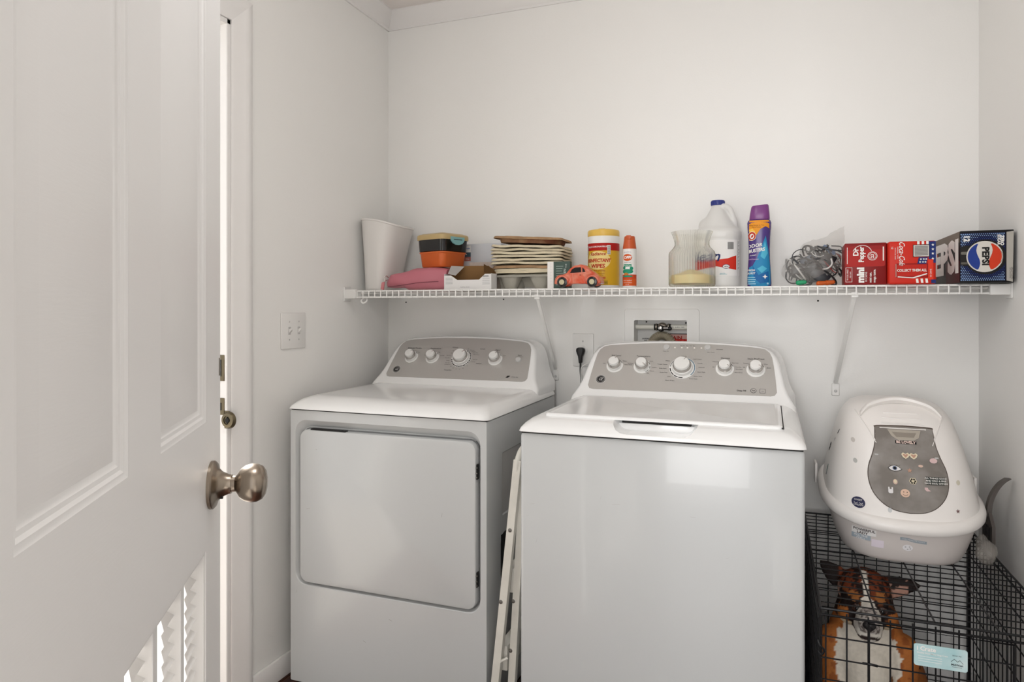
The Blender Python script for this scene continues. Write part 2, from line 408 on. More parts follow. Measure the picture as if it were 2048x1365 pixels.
# ---- outlet with plug and cord
t = thing('wall_outlet', 'white outlet cover plate on the back wall between dryer and washer', 'outlet', (-0.6575, YB, 1.053))
bm = NB(); box(bm, -0.040, 0.040, -0.006, 0, -0.062, 0.062, 0.003, 2); obj('cover_plate', bm, WPLA, t)
bm = NB(); lathe(bm, [(0.019, 0), (0.019, 0.003), (0.016, 0.004)], n=24, M=Matrix.Translation((0, -0.005, 0.0)) @ Matrix.Rotation(PI/2, 4, 'X')); obj('receptacle', bm, WPLA, t)
bm = NB(); box(bm, -0.001, 0.001, -0.0068, -0.006, 0.030, 0.036); obj('screw', bm, GAP, t)
t = thing('power_plug', 'black plug with a cord hanging down from the outlet behind the washer', 'plug', (-0.662, YB-0.009, 1.045))
BLKP = mat('black_rubber', (24, 23, 24), 0.45, bump=0.05)
bm = NB(); loft(bm, [sup(0, -0.013, 0.016, 0.013, 2.4, z, 20) if False else sup(0, -0.015, w, 0.012, 2.6, z, 20) for w, z in ((0.003, -0.040), (0.006, -0.038), (0.009, -0.015), (0.014, -0.004), (0.017, 0.006), (0.016, 0.014), (0.010, 0.018))]); obj('plug_body', bm, BLKP, t)
bm = NB(); tube(bm, smoothpts([(0, -0.015, -0.036), (0.0, -0.016, -0.07), (0.004, -0.014, -0.14), (0.0, -0.014, -0.30), (0.01, -0.014, -0.50)], 6), 0.0035, 8); obj('cord', bm, BLKP, t)
bm = NB(); tube(bm, smoothpts([(0.030, -0.020, -0.040), (0.008, -0.022, -0.052), (0.003, -0.020, -0.075), (0.006, -0.019, -0.12), (0.012, -0.020, -0.20)], 6), 0.002, 8)
tag(obj('thin_cable', bm, WPLA, None, loc=(-0.662, YB-0.009, 1.045)), 'thin white cable hanging beside the black plug behind the washer', 'cable')

# ---- washer supply box in the wall
t = thing('supply_box', 'white recessed laundry supply box in the back wall above the washer', 'utility box', ((HX0+HX1)/2, YB, 1.09))
hw = (HX1-HX0)/2; bm = NB()
def frm(x0, x1, z0, z1, y0, y1, r=0.002): box(bm, x0, x1, y0, y1, z0, z1, r, 1)
o4 = rr2(-0.130, 0.138, -0.12, 0.118, 0.010); i4 = rr2(-hw+0.001, hw-0.001, -0.06, 0.077, 0.006)
A = [Vector((x, -0.0002, z)) for x, z in o4]; A1 = [Vector((x*0.985, -0.004, z*0.985)) for x, z in o4]
B1 = [Vector((x, -0.004, z)) for x, z in i4]; B2 = [Vector((x, 0.075, z)) for x, z in i4]
loft(bm, [A, A1, B1, B2], False, True); fixn(bm); obj('flange', bm, mat('box_plastic', (240, 239, 236), 0.45), t)
bm = NB(); tube(bm, [(-hw+0.002, 0.03, 0.051), (hw-0.002, 0.03, 0.051)], 0.0095, 16); pipe = obj('supply_pipe', bm, mat('pipe_white', (226, 224, 214), 0.35), t)
P = Print(); P.text(BLK, '  WATER  SUPPLY  PIPE', 0.052, 0.051, 0.006, L=1); P.build('lettering', pipe, lambda u, v, d: Vector((u, 0.03-math.sqrt(max(0, 0.0098**2-(v-0.051)**2))-0.0002, v)))
bm = NB(); tube(bm, [(-0.026, 0.03, 0.051), (-0.010, 0.03, 0.051)], 0.012, 16); obj('pipe_band', bm, GAP, t)
bm = NB(); tube(bm, [(0.022, 0.03, 0.051), (0.034, 0.03, 0.051)], 0.012, 16); obj('pipe_band', bm, GAP, t)
bm = NB(); tube(bm, [(-0.020, 0.03, 0.051), (-0.016, 0.03, 0.051)], 0.0135, 16); tube(bm, [(0.024, 0.03, 0.051), (0.0275, 0.03, 0.051)], 0.0132, 16)
ellip(bm, (0.004, 0.022, 0.054), (0.018, 0.013, 0.014)); obj('valve_body', bm, mat('valve_metal', (168, 158, 146), 0.3, metal=0.9), t)
bm = NB(); ellip(bm, (0.002, 0.008, 0.047), (0.013, 0.007, 0.012)); tube(bm, [(0.0, 0.006, 0.047), (0.032, 0.004, 0.047)], 0.007, 12); ellip(bm, (0.033, 0.004, 0.047), (0.008, 0.006, 0.008)); h = obj('valve_handle', bm, BLKP, t)
bm = NB(); ellip(bm, (0.0, 0.001, 0.048), (0.008, 0.003, 0.008)); tube(bm, [(0.012, -0.002, 0.048), (0.028, -0.002, 0.048)], 0.003, 8); obj('handle_screw', bm, CHROME, h)
HOSE = mat('hose_grey', (178, 168, 146), 0.5); bm = NB(); n = 46
ctr = [Vector((-0.045+0.002*0+0.046*(1-math.cos(PI*i/n)), 0.03, -0.045+0.066*math.sin(PI*i/n))) for i in range(n+1)]
tube(bm, smoothpts(ctr, 4), 0.013, 16, rs=[0.0160 if (i % 4) in (1, 2) else 0.0118 for i in range(len(smoothpts(ctr, 4)))])
obj('drain_hose', bm, HOSE, t)
bm = NB(); box(bm, 0.008, hw-0.002, 0.066, 0.068, -0.03, 0.026); sg = obj('wall_tag', bm, mat('tag_pink', (214, 168, 158), 0.6), t)
P = Print(); P.rect(BLK, 0.008, 0.024, hw-0.002, 0.027); P.text(ink((170, 40, 32)), 'MAIN', 0.045, 0.010, 0.020, bold=0.03); P.build('lettering', sg, lambda u, v, d: Vector((u, 0.066-d, v)))
P = Print(); P.text(BLK, 'LAUNDRY', -0.065, 0.006, 0.006, bold=0.03); P.text(BLK, 'BOX', -0.065, -0.001, 0.005, bold=0.03); P.build('lettering', t, lambda u, v, d: Vector((u, 0.0745-d, v)))
bm = NB(); tube(bm, smoothpts([(0.044, 0.045, -0.001), (0.052, 0.042, 0.001), (0.064, 0.043, -0.002), (0.075, 0.042, 0.001), (hw-0.004, 0.045, -0.001)], 5), 0.007, 10)
for q in range(6): ellip(bm, (0.048+q*0.008, 0.040, 0.0), (0.004, 0.006, 0.0085))
obj('red_valve_handle', bm, mat('red_plastic', (196, 38, 28), 0.3), t)
for x, z in ((-0.062, 0.069), (0.082, 0.066)):
    bm = NB(); lathe(bm, [(0.003, 0), (0.003, 0.002), (0.0015, 0.002)], n=12, M=Matrix.Translation((x, 0.0745, z)) @ Matrix.Rotation(PI/2, 4, 'X')); obj('screw', bm, GAP, t)

# ================================================================ THE WIRE SHELF
ST = 1.277; R1 = 0.0032; R2 = 0.0022; SF = 2.19
shelf = thing('wire_shelf', 'long white vinyl coated wire shelf across the back wall', 'shelf', (0, 0, 0))
for nm, y, z in (('front_rod', SF, ST-R1), ('front_rod', SF-0.002, ST-0.026), ('rear_rod', YB-0.012, ST-2*R2-R1)):
    bm = NB(); tube(bm, [(XL+0.006, y, z), (XR-0.006, y, z)], R1, 10); obj(nm, bm, WIRE, shelf)
for y in (SF+0.10, SF+0.20):
    bm = NB(); tube(bm, [(XL+0.006, y, ST-2*R2-R1), (XR-0.006, y, ST-2*R2-R1)], R1, 10); obj('support_rod', bm, WIRE, shelf)
bm = NB(); tube(bm, [(0, YB-0.009, ST-R2), (0, SF+0.001, ST-R2), (0, SF-0.0045, ST-0.003), (0, SF-0.0055, ST-0.008), (0, SF-0.0055, ST-0.0285)], R2, 6); w0 = obj('cross_wire', bm, WIRE, shelf)
n = 81
for i in range(n):
    o = w0 if i == 0 else w0.copy()
    if i: C.objects.link(o); o.parent = shelf
    o.location = (XL+0.030+i*0.0254, 0, 0)
for nm, x, s in (('end_clip', XL, 1), ('end_clip', XR, -1)):
    bm = NB(); a, b = sorted((x, x+s*0.052)); box(bm, a, b, SF-0.012, SF+0.006, ST-0.031, ST+0.004 if s > 0 else ST-0.001, 0.003, 2)
    a, b = sorted((x, x+s*0.006)); box(bm, a, b, SF-0.016, SF+0.030, ST-0.040, ST+0.014 if s > 0 else ST+0.002, 0.002, 1); obj(nm, bm, WPLA, shelf)
bm = NB(); tube(bm, smoothpts([(XL+0.075, SF+0.01, ST-0.028), (XL+0.070, SF, ST-0.040), (XL+0.082, SF-0.004, ST-0.048), (XL+0.094, SF, ST-0.040), (XL+0.088, SF+0.01, ST-0.028)], 5), 0.003, 8); obj('hook', bm, WIRE, shelf)
for xf, xb, zb in ((-0.738, -0.765, 0.965), (0.229, 0.203, 0.950)):
    O = Vector((xb, YB, zb)); f = O+Vector((xf-xb, SF-YB+0.006, ST-0.030-zb)); e = O+Vector((0, -0.008, 0.012)); bm = NB()
    d = (f-e).normalized(); sx = Vector((1, 0, 0)); up = d.cross(sx).normalized()
    loft(bm, [[p+sx*a+up*b for a, b in ((-0.007, 0.003), (-0.005, -0.002), (0.005, -0.002), (0.007, 0.003), (0.006, 0.0035), (0.0045, -0.0005), (-0.0045, -0.0005), (-0.006, 0.0035))] for p in (e, f)]); fixn(bm)
    br = obj('bracket', bm, WIRE, shelf)
    bm = NB(); box(bm, f.x-0.010, f.x+0.010, f.y-0.006, f.y+0.004, f.z-0.006, f.z+0.010, 0.002, 1); obj('rod_clip', bm, WIRE, br)
    bm = NB(); box(bm, xb-0.012, xb+0.012, YB-0.005, YB, zb-0.030, zb+0.012, 0.002, 1); obj('wall_plate', bm, WIRE, br)
    bm = NB(); lathe(bm, [(0.005, 0), (0.004, 0.002), (0.001, 0.0025)], n=14, M=Matrix.Translation((xb, YB-0.005, zb-0.014)) @ Matrix.Rotation(PI/2, 4, 'X')); obj('screw', bm, GREYP, br)
for x, z in ((-1.415, 1.235), (-0.98, 1.245), (0.15, 1.235)):
    bm = NB(); lathe(bm, [(0.003, 0), (0.0025, 0.002), (0.001, 0.0022)], n=10, M=Matrix.Translation((x, YB-0.0002, z)) @ Matrix.Rotation(PI/2, 4, 'X')); obj('wall_screw', bm, GAP, shelf)

# ================================================================ WASHER AND DRYER
# local frame: x from the machine's centre, y from its front face, z from the floor
SD = Vector((0, 0.638, 0.770)); SN = Vector((0, -0.770, 0.638)); SO = Vector((0, 0.486, 0.945))
def slant(x, s, d=0.0): return Vector((x, 0, 0))+SO+SD*s+SN*d
HWM = 0.343
def console(t):
    half = [(HWM-0.002, -0.050), (HWM-0.004, -0.022), (0.332, -0.006), (0.322, 0.015), (0.313, 0.045), (0.306, 0.085), (0.299, 0.125), (0.291, 0.152), (0.279, 0.172), (0.262, 0.186), (0.235, 0.194), (0.17, 0.201), (0.09, 0.206), (0, 0.208)]
    out = half + [(-x, s) for x, s in reversed(half[:-1])]
    cx = lambda x, s, k: (x*(1-k*0.045), s-k*(0.008 if s > 0.1 else 0) )
    def back(x, s):
        p = slant(x, s); return Vector((x*1.0, 0.655, min(p.z, 1.10)))
    bm = NB()
    rings = [[slant(*cx(x, s, 1), 0.0) for x, s in out], [slant(*cx(x, s, 0.55), -0.0015) for x, s in out], [slant(*cx(x, s, 0.18), -0.006) for x, s in out], [slant(x, s, -0.014) for x, s in out], [back(x*1.0+math.copysign(min(0.012, 0.343-abs(x)), x), s-0.004) for x, s in out]]
    loft(bm, rings); fixn(bm)
    return obj('console', bm, WHITE, t, smooth=50)
def panel(t):
    half = [(0.270, 0.004), (0.282, 0.007), (0.288, 0.018), (0.285, 0.06), (0.280, 0.11), (0.275, 0.145), (0.268, 0.163), (0.255, 0.176), (0.235, 0.181), (0.17, 0.188), (0.09, 0.1925), (0, 0.194)]
    out = half + [(-x, s) for x, s in reversed(half[:-1])]
    bm = NB(); loft(bm, [[slant(x, s, -0.001) for x, s in out], [slant(x, s, 0.0012) for x, s in out]]); fixn(bm)
    return obj('control_panel', bm, STEEL, t)
NMAT = (Matrix(((1, 0, 0), (0, SD.y, SN.y), (0, SD.z, SN.z)))).to_4x4()
def dial(t, x, s, big=False, ang=40):
    M = Matrix.Translation(slant(x, s, 0.001)) @ NMAT
    k = 1.5 if big else 1.0
    r0 = 0.041 if big else 0.0275
    bm = NB(); lathe(bm, [(r0, 0), (r0, 0.0015), (r0-0.002, 0.002), (0.001, 0.002)], n=48, M=M); d = obj('dial', bm, WPLA, t)
    bm = NB(); lathe(bm, [(0.0235*k*0.92, 0.002), (0.0225*k*0.92, 0.012), (0.0205*k*0.92, 0.014), (0.001, 0.014)], n=40, M=M); obj('dial_skirt', bm, WPLA, d)
    kr = 0.0245 if big else 0.0168
    bm = NB(); lathe(bm, [(kr+0.004, 0.012), (kr+0.0042, 0.019), (kr+0.001, 0.024)], n=40, M=M, cap0=False, cap1=False); obj('chrome_ring', bm, CHROME, d)
    bm = NB(); lathe(bm, [(kr+0.001, 0.016), (kr+0.0003, 0.028), (kr-0.0015, 0.031), (0.001, 0.032)], n=40, M=M)
    a = math.radians(ang); c, q = math.cos(a), math.sin(a)
    obj('knob_cap', bm, WPLA, d)
    bm = NB(); box(bm, kr*0.55, kr+0.003, -0.0012, 0.0012, 0.029, 0.0325, 0.0004, 1); bmesh.ops.transform(bm, matrix=M @ Matrix.Rotation(a, 4, 'Z'), verts=bm.verts); obj('pointer', bm, CHROME, d)
def ticks(P, x, s, r0, r1, segs, m=BLK):
    for a0, a1 in segs: P.arc(m, x, s, r0, r1, a0, a1, L=6, n=4)
def logo(P, x, s):
    P.disc(ink((205, 203, 200)), x, s, 0.0165, L=1, n=28); P.disc(BLK, x, s, 0.0148, L=2, n=28)
    P.arc(ink((205, 203, 200)), x, s, 0.0120, 0.0128, 0, 360, L=3, n=28)
    P.text(ink((206, 204, 201)), 'GE', x, s, 0.0155, L=3, shear=0.35, sx=0.8, space=0.8)
def button(t, x, s, r=0.0095):
    bm = NB(); lathe(bm, [(r+0.001, 0), (r+0.001, 0.001), (r, 0.001), (r, 0.004), (r-0.001, 0.005), (0.001, 0.0048)], n=28, M=Matrix.Translation(slant(x, s, 0.001)) @ NMAT); obj('button', bm, GREYP, t)
def deck(t, zb=0.888, scoop=False):
    bm = NB(); b = 0.655; w = HWM+0.004
    rings = []
    for ins, fr, z, r in ((0.001, 0.0, zb, 0.016), (0.0, -0.006, zb+0.002, 0.018), (0.002, -0.002, zb+0.010, 0.022), (0.009, 0.010, zb+0.020, 0.030), (0.019, 0.027, zb+0.029, 0.036), (0.031, 0.047, zb+0.0345, 0.040), (0.042, 0.066, zb+0.037, 0.040)):
        rings.append(rr(-w+ins, w-ins, fr-0.004, b, r, z, 6))
    loft(bm, rings); fixn(bm)
    if scoop:
        cut = NB(); sx = 0.0
        loft(cut, [sup(0, 0.030, a*0.83, 0.060, 3.2, z, 44) for a, z in ((0.080, zb+0.0105), (0.100, zb+0.0125), (0.112, zb+0.018), (0.122, zb+0.029), (0.132, zb+0.042), (0.14, zb+0.06))])
        fixn(cut); bm = boolean(bm, cut)
    return obj('top_deck', bm, WHITE, t, smooth=35)
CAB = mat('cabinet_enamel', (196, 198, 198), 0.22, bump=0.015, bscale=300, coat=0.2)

# ---- washer
W = thing('washing_machine', 'white top load washer with a silver control console, nearer and right of the dryer', 'washer', (-0.269, 1.679, 0))
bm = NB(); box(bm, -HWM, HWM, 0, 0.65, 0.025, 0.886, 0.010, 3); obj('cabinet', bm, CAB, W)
for x in (-0.30, 0.30):
    for y in (0.05, 0.6):
        bm = NB(); lathe(bm, [(0.022, 0), (0.02, 0.012), (0.01, 0.013), (0.01, 0.03)], x, y, 0, n=16); obj('foot', bm, BLKP, W)
deck(W, scoop=True)
bm = NB(); box(bm, -HWM+0.003, HWM-0.003, 0.004, 0.64, 0.884, 0.890); obj('seam', bm, GAP, W)
bm = NB()
lw0, lw1 = 0.292, 0.297
loft(bm, [rr(-lw0, lw1, 0.052, 0.452, 0.012, 0.9235, 4), rr(-lw0, lw1, 0.052, 0.452, 0.012, 0.929, 4), rr(-lw0+0.003, lw1-0.003, 0.055, 0.449, 0.010, 0.9315, 4), rr(-lw0+0.010, lw1-0.010, 0.064, 0.440, 0.010, 0.9315, 4), rr(-lw0+0.014, lw1-0.014, 0.068, 0.436, 0.010, 0.9302, 4)]); fixn(bm)
lid = obj('lid', bm, WHITE, W)
bm = NB(); box(bm, -lw0-0.003, -lw0+0.002, 0.08, 0.456, 0.9245, 0.9262); box(bm, lw1-0.002, lw1+0.003, 0.056, 0.456, 0.9245, 0.9262); box(bm, -lw0, lw1, 0.450, 0.456, 0.9245, 0.9258)
obj('lid_gap', bm, GAP, W)
bm = NB(); box(bm, -0.086, 0.086, 0.060, 0.078, 0.9165, 0.9240); obj('handle_slot', bm, GAP, W)
bm = NB(); box(bm, -0.100, 0.100, 0.062, 0.095, 0.893, 0.9164, 0.003, 2); obj('pocket_back', bm, WHITE, W)
console(W); panel(W)
WX = [(-0.479+0.269, 60), (-0.389+0.269, -45), (-0.261+0.269, 60), (-0.132+0.269, -30), (-0.041+0.269, -20)]
for i, (x, a) in enumerate(WX): dial(W, x, 0.0975 if i != 2 else 0.096, i == 2, a)
button(W, -0.318+0.269, 0.176); button(W, -0.188+0.269, 0.178)
P = Print(); logo(P, -0.249, 0.042); K = BLK
for x, s in zip([w[0] for w in WX], ('Soil Level', 'Temperature', '', 'Options', 'Stain PreTreat')): P.text(K, s, x, 0.138, 0.0085)
def around(P, x, s, r, labs, size=0.005):
    for a, tx in labs:
        c = math.cos(math.radians(a)); P.text(K, tx, x+r*c*1.08, s+r*math.sin(math.radians(a)), size, align='LEFT' if c > 0.25 else ('RIGHT' if c < -0.25 else 'CENTER'))
around(P, WX[0][0], 0.0975, 0.030, [(165, 'Light'), (90, 'Medium'), (40, 'Heavy'), (10, 'Extra Heavy')])
around(P, WX[1][0], 0.0975, 0.030, [(160, 'Tap Cold'), (90, 'Cold'), (45, 'Cool'), (-5, 'Colors'), (-35, 'Warm'), (-60, 'Hot')])
P.text(K, 'for Cold Water', WX[1][0], 0.130, 0.004)
around(P, WX[2][0], 0.096, 0.046, [(145, 'Whites'), (120, ''), (165, 'Towels / Sheets'), (185, 'Bulky Items'), (205, 'Heavy Duty'), (228, 'Jeans'), (90, 'Colors'), (50, 'Dark Colors'), (25, 'Casuals'), (5, 'Delicates'), (-18, 'Hand Wash'), (-42, 'Active Wear'), (-62, 'Speed Wash')])
P.text(K, 'Drain & Spin', WX[2][0]-0.035, 0.047, 0.0055)
around(P, WX[3][0], 0.0975, 0.030, [(170, 'Off'), (120, 'Deep Clean'), (90, 'Deep Rinse'), (50, 'Auto Soak'), (15, 'Cold Plus'), (0, 'Extra Rinse'), (-25, 'Warm Rinse')], 0.0045)
around(P, WX[4][0], 0.0975, 0.030, [(165, 'Off'), (130, 'Tomato'), (45, 'Wine'), (15, 'Blood')])
P.text(K, 'Power Fill', -0.05, 0.160, 0.0045); P.text(K, 'Start / Pause', 0.092, 0.160, 0.0045)
for i, x in enumerate((-0.022, 0.0, 0.018, 0.040, 0.062)): P.disc(ink((238, 234, 226)), x, 0.176, 0.0028, L=1, n=10)
P.text(K, 'Lid Locked', 0.118, 0.172, 0.0045); P.text(K, 'Fill   Soak   Wash   Rinse   Spin', 0.018, 0.184, 0.0036)
P.text(K, 'Deep Fill', 0.188, 0.019, 0.0075, bold=0.01); P.disc(K, 0.222, 0.021, 0.0085, L=1); P.disc(ink((190, 186, 182)), 0.222, 0.021, 0.0072, L=2); P.text(K, 'he', 0.222, 0.021, 0.009, L=3, bold=0.02)
P.rect(K, 0.240, 0.013, 0.256, 0.028); P.rect(ink((190, 186, 182)), 0.241, 0.014, 0.255, 0.027, L=2); P.text(K, 'cee', 0.248, 0.020, 0.0055, L=3)
for i in (0, 1, 3, 4): ticks(P, WX[i][0], 0.0975, 0.0245, 0.0262, [(20, 62), (90, 130)] if i != 1 else [(-60, -30), (-20, 5), (15, 40), (50, 80)])
ticks(P, WX[2][0], 0.096, 0.0365, 0.0395, [(185, 205), (208, 228), (231, 252), (255, 275)])
P.arc(ink((110, 134, 152)), WX[2][0], 0.096, 0.0365, 0.0395, -45, 70, L=6, n=20); P.arc(ink((150, 150, 150)), WX[2][0], 0.096, 0.0365, 0.0395, 80, 175, L=6, n=16)
P.build('lettering', W, lambda u, v, d: slant(u, v, 0.0012+d))['kind'] = 'stuff'
P = Print(); sc = ink((176, 176, 174))
for x, y, l, a in ((-0.10, 0.72, 0.020, 0.1), (-0.13, 0.73, 0.010, 1.2), (0.09, 0.71, 0.012, 0), (-0.315, 0.70, 0.012, 0.2), (-0.30, 0.60, 0.016, 1.3), (0.17, 0.62, 0.01, 0.4), (-0.325, 0.668, 0.006, 0.3)):
    dx, dy = math.cos(a)*l, math.sin(a)*l; P.poly(sc, [(x, y), (x+dx, y+dy), (x+dx+0.0008, y+dy+0.0008), (x+0.0008, y+0.0008)])
P.build('scuff_mark', W, lambda u, v, d: Vector((u, -d, v)), unit=0.0002)

# ---- dryer
D = thing('clothes_dryer', 'white front load dryer with a silver control console, against the left wall', 'dryer', (-1.097, 1.797, 0))
DX0, DX1, DZ0, DZ1 = -0.322, 0.322, 0.330, 0.855
# front panel with a rounded recess, sides, back
bm = NB()
ro = rr2(-HWM, HWM, 0.02, 0.885, 0.004, 5); rin = rr2(DX0, DX1, DZ0, DZ1, 0.040, 5)
rings = [[Vector((x, 0.65, z)) for x, z in ro], [Vector((x, 0.010, z)) for x, z in ro], [Vector((x*0.992, 0.0, z if 0.03 < z < 0.88 else z*1.0)) for x, z in ro],
         [Vector((x, 0.0, z)) for x, z in rin], [Vector((x*0.994, 0.002, z-0.002*(1 if z > 0.6 else -1))) for x, z in rin], [Vector((x*0.975, 0.022, z-(0.022 if z > 0.6 else -0.006))) for x, z in rin]]
loft(bm, rings, True, True); fixn(bm)
# pressed recesses in the right side
side_cut = NB(); box(side_cut, HWM-0.006, HWM+0.02, 0.115, 0.52, 0.585, 0.775, 0.004, 1); box(side_cut, HWM-0.050, HWM+0.02, 0.105, 0.20, 0.385, 0.53, 0.0, 1)
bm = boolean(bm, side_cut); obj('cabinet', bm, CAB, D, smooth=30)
bm = NB(); box(bm, HWM-0.0055, HWM-0.004, 0.118, 0.517, 0.588, 0.772); obj('side_recess', bm, GREYP, D)
bm = NB(); loft(bm, [[Vector((HWM+0.0005, y, z)) for y, z in rr2(0.103, 0.202, 0.382, 0.533, 0.03)], [Vector((HWM-0.049, y, z)) for y, z in rr2(0.107, 0.198, 0.387, 0.528, 0.03)]], True, True); obj('side_opening', bm, GAP, D)
deck(D); bm = NB(); box(bm, -HWM+0.003, HWM-0.003, 0.004, 0.64, 0.884, 0.890); obj('seam', bm, GAP, D)
# door
o2 = rr2(-0.301, 0.309, 0.342, 0.826, 0.028, 6); bm = NB()
sh = lambda k: [(x*(1-k/0.30), 0.584+(z-0.584)*(1-k/0.24)) for x, z in o2]
loft(bm, [[Vector((x, 0.018, z)) for x, z in o2], [Vector((x, -0.001, z)) for x, z in o2], [Vector((x, -0.0045, z)) for x, z in sh(0.0015)], [Vector((x, -0.006, z)) for x, z in sh(0.005)]]); fixn(bm)
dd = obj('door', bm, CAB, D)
bm = NB(); box(bm, -0.262, -0.132, -0.003, 0.012, 0.8245, 0.8295, 0.001, 1); obj('handle_gap', bm, GAP, dd)
o3 = rr2(-0.304, 0.3125, 0.338, 0.829, 0.030, 6); bm = NB(); loft(bm, [[Vector((x, 0.0195, z)) for x, z in o3], [Vector((x, 0.016, z)) for x, z in o3]]); obj('door_gasket', bm, mat('gasket_grey', (120, 121, 122), 0.6), D)
for z in (0.74, 0.43):
    bm = NB(); box(bm, 0.3095, 0.3125, -0.003, 0.010, z-0.022, z+0.022, 0.0008, 1); h = obj('hinge', bm, GAP, D)
    for q in (-0.016, -0.004, 0.012):
        bm = NB(); box(bm, 0.3085, 0.3130, -0.004, -0.001, z+q-0.002, z+q+0.002, 0.0005, 1); obj('hinge_screw', bm, RIVET, h)
console(D); panel(D)
DX = [(-1.303+1.097, -60), (-1.212+1.097, -60), (-1.09+1.097, 30), (-0.952+1.097, 30)]
for i, (x, a) in enumerate(DX): dial(D, x, 0.0975, i == 2, 40)
button(D, -0.861+1.097, 0.098, 0.010)
P = Print(); logo(P, -0.250, 0.038)
for x, s in zip([w[0] for w in DX], ('Extended Tumble', 'Temperature', '', 'Signal')): P.text(K, s, x, 0.140, 0.0085)
P.text(K, 'Cottons', DX[2][0]-0.040, 0.148, 0.007); P.text(K, 'Casuals', DX[2][0]+0.075, 0.143, 0.007); P.text(K, 'Delicates', DX[2][0]+0.078, 0.076, 0.006)
P.text(K, 'Timed Dry', DX[2][0]-0.040, 0.042, 0.007); P.text(K, 'Start', DX[3][0]+0.092, 0.118, 0.008); P.rect(K, 0.222, 0.1115, 0.252, 0.112)
around(P, DX[0][0], 0.0975, 0.030, [(45, 'On')]); around(P, DX[1][0], 0.0975, 0.030, [(160, 'Low'), (100, 'Medium'), (60, 'High'), (20, 'Air Fluff')]); around(P, DX[3][0], 0.0975, 0.030, [(90, 'Medium'), (35, 'Loud')])
around(P, DX[2][0], 0.0975, 0.045, [(130, 'Less Dry'), (150, 'Dry'), (165, 'More Dry'), (180, 'Damp Dry'), (195, 'Energy'), (210, 'Auto Dry'), (222, 'Wrinkle Care'), (75, 'Off'), (60, 'More Dry'), (48, 'Less Dry'), (36, 'Damp Alert'), (24, 'Refresh Care'), (-5, 'More Dry'), (-20, 'Less Dry'), (-50, '70')], 0.0045)
for a in range(230, 310, 16): P.text(K, str(20+(a-230)//2), DX[2][0]+0.050*math.cos(math.radians(a)), 0.0975+0.050*math.sin(math.radians(a)), 0.0045)
ticks(P, DX[2][0], 0.0975, 0.0355, 0.0395, [(a, a+9) for a in list(range(-60, 70, 13))+list(range(190, 300, 13))]); P.arc(ink((200, 198, 196)), DX[2][0], 0.0975, 0.0395, 0.041, -70, 300, L=6, n=60)
for i in (0, 1, 3): ticks(P, DX[i][0], 0.0975, 0.0245, 0.0262, [(35, 60)])
P.text(K, 'sensor dry', 0.240, 0.022, 0.006); P.poly(K, [(0.205, 0.018), (0.215, 0.018), (0.222, 0.027), (0.211, 0.027)])
P.build('lettering', D, lambda u, v, d: slant(u, v, 0.0012+d))['kind'] = 'stuff'
P = Print()
for x, y, l, a in ((-0.275, 0.575, 0.014, 0.2), (-0.24, 0.765, 0.005, 0), (0.02, 0.27, 0.012, -0.3), (-0.07, 0.19, 0.010, -0.4), (0.20, 0.60, 0.012, 1.4), (-0.32, 0.30, 0.01, 1.3)):
    dx, dy = math.cos(a)*l, math.sin(a)*l; P.poly(ink((150, 150, 148)), [(x, y), (x+dx, y+dy), (x+dx+0.001, y+dy+0.001), (x+0.001, y+0.001)])
P.build('scuff_mark', D, lambda u, v, d: Vector((u, (-0.0062 if 0.36 < v < 0.82 and abs(u) < 0.29 else -0.0002)-d, v)), unit=0.0002)
# nearest lint
# ---- folded step ladder in the gap
L = thing('step_ladder', 'folded white metal step ladder leaning in the gap between dryer and washer', 'ladder', (-0.69, 1.77, 0))
LADM = mat('ladder_paint', (218, 215, 206), 0.45, bump=0.1, bscale=60, var=0.10, vscale=14)
def rail(x0, x1, z1, y, w=0.0108):
    bm = NB(); e = Vector((x1-x0, 0, z1)).normalized(); s = Vector((e.z, 0, -e.x))
    loft(bm, [[Vector((x0, y, 0))+e*k*z1+s*a+Vector((0, b, 0)) for a, b in ((-w, -0.004), (w, -0.004), (w, 0.016), (w-0.002, 0.016), (w-0.002, -0.001), (-w+0.002, -0.001), (-w+0.002, 0.016), (-w, 0.016))] for k in (0.0, 1.0)]); fixn(bm)
    return bm
for y, nm in ((-0.02, 'rail'), (0.36, 'rail')): obj(nm, rail(-0.040, 0.046, 0.80, y), LADM, L)
for y in (0.0, 0.34): obj('rear_leg', rail(0.010, 0.054, 0.74, y, 0.010), LADM, L)
for z in (0.20, 0.42, 0.64):
    bm = NB(); xx = -0.040+0.107*z; box(bm, xx-0.004, xx+0.026, 0.0, 0.355, z, z+0.07, 0.004, 2); obj('step', bm, LADM, L)
bm = NB(); tube(bm, smoothpts([(0.042, -0.015, 0.76), (0.045, -0.012, 0.80), (0.048, 0.05, 0.825), (0.048, 0.30, 0.825), (0.045, 0.36, 0.80), (0.042, 0.365, 0.76)], 5), 0.009, 10); obj('top_rail', bm, LADM, L)
for x, y, z in ((0.024, -0.0265, 0.602), (-0.003, -0.0265, 0.402), (-0.0295, -0.0265, 0.150), (0.018, -0.0065, 0.262), (0.026, -0.0065, 0.40)):
    bm = NB(); lathe(bm, [(0.006, 0), (0.005, 0.002), (0.001, 0.003)], n=14, M=Matrix.Translation((x, y+0.003, z)) @ Matrix.Rotation(PI/2, 4, 'X')); obj('rivet', bm, RIVET, L)
bm = NB(); tube(bm, [(0.013, -0.012, 0.245), (0.002, -0.018, 0.240), (-0.006, -0.020, 0.235)], 0.004, 8); obj('spreader', bm, LADM, L)
# ================================================================ THINGS ON THE SHELF
# z = 0 of every item is the shelf top
S0 = ST+0.0005
RED = ink((176, 30, 26)); INKW = ink((240, 238, 234)); INKK = ink((28, 26, 26))
def bag_paper(n, c, **k): return mat(n, c, 0.75, **k)
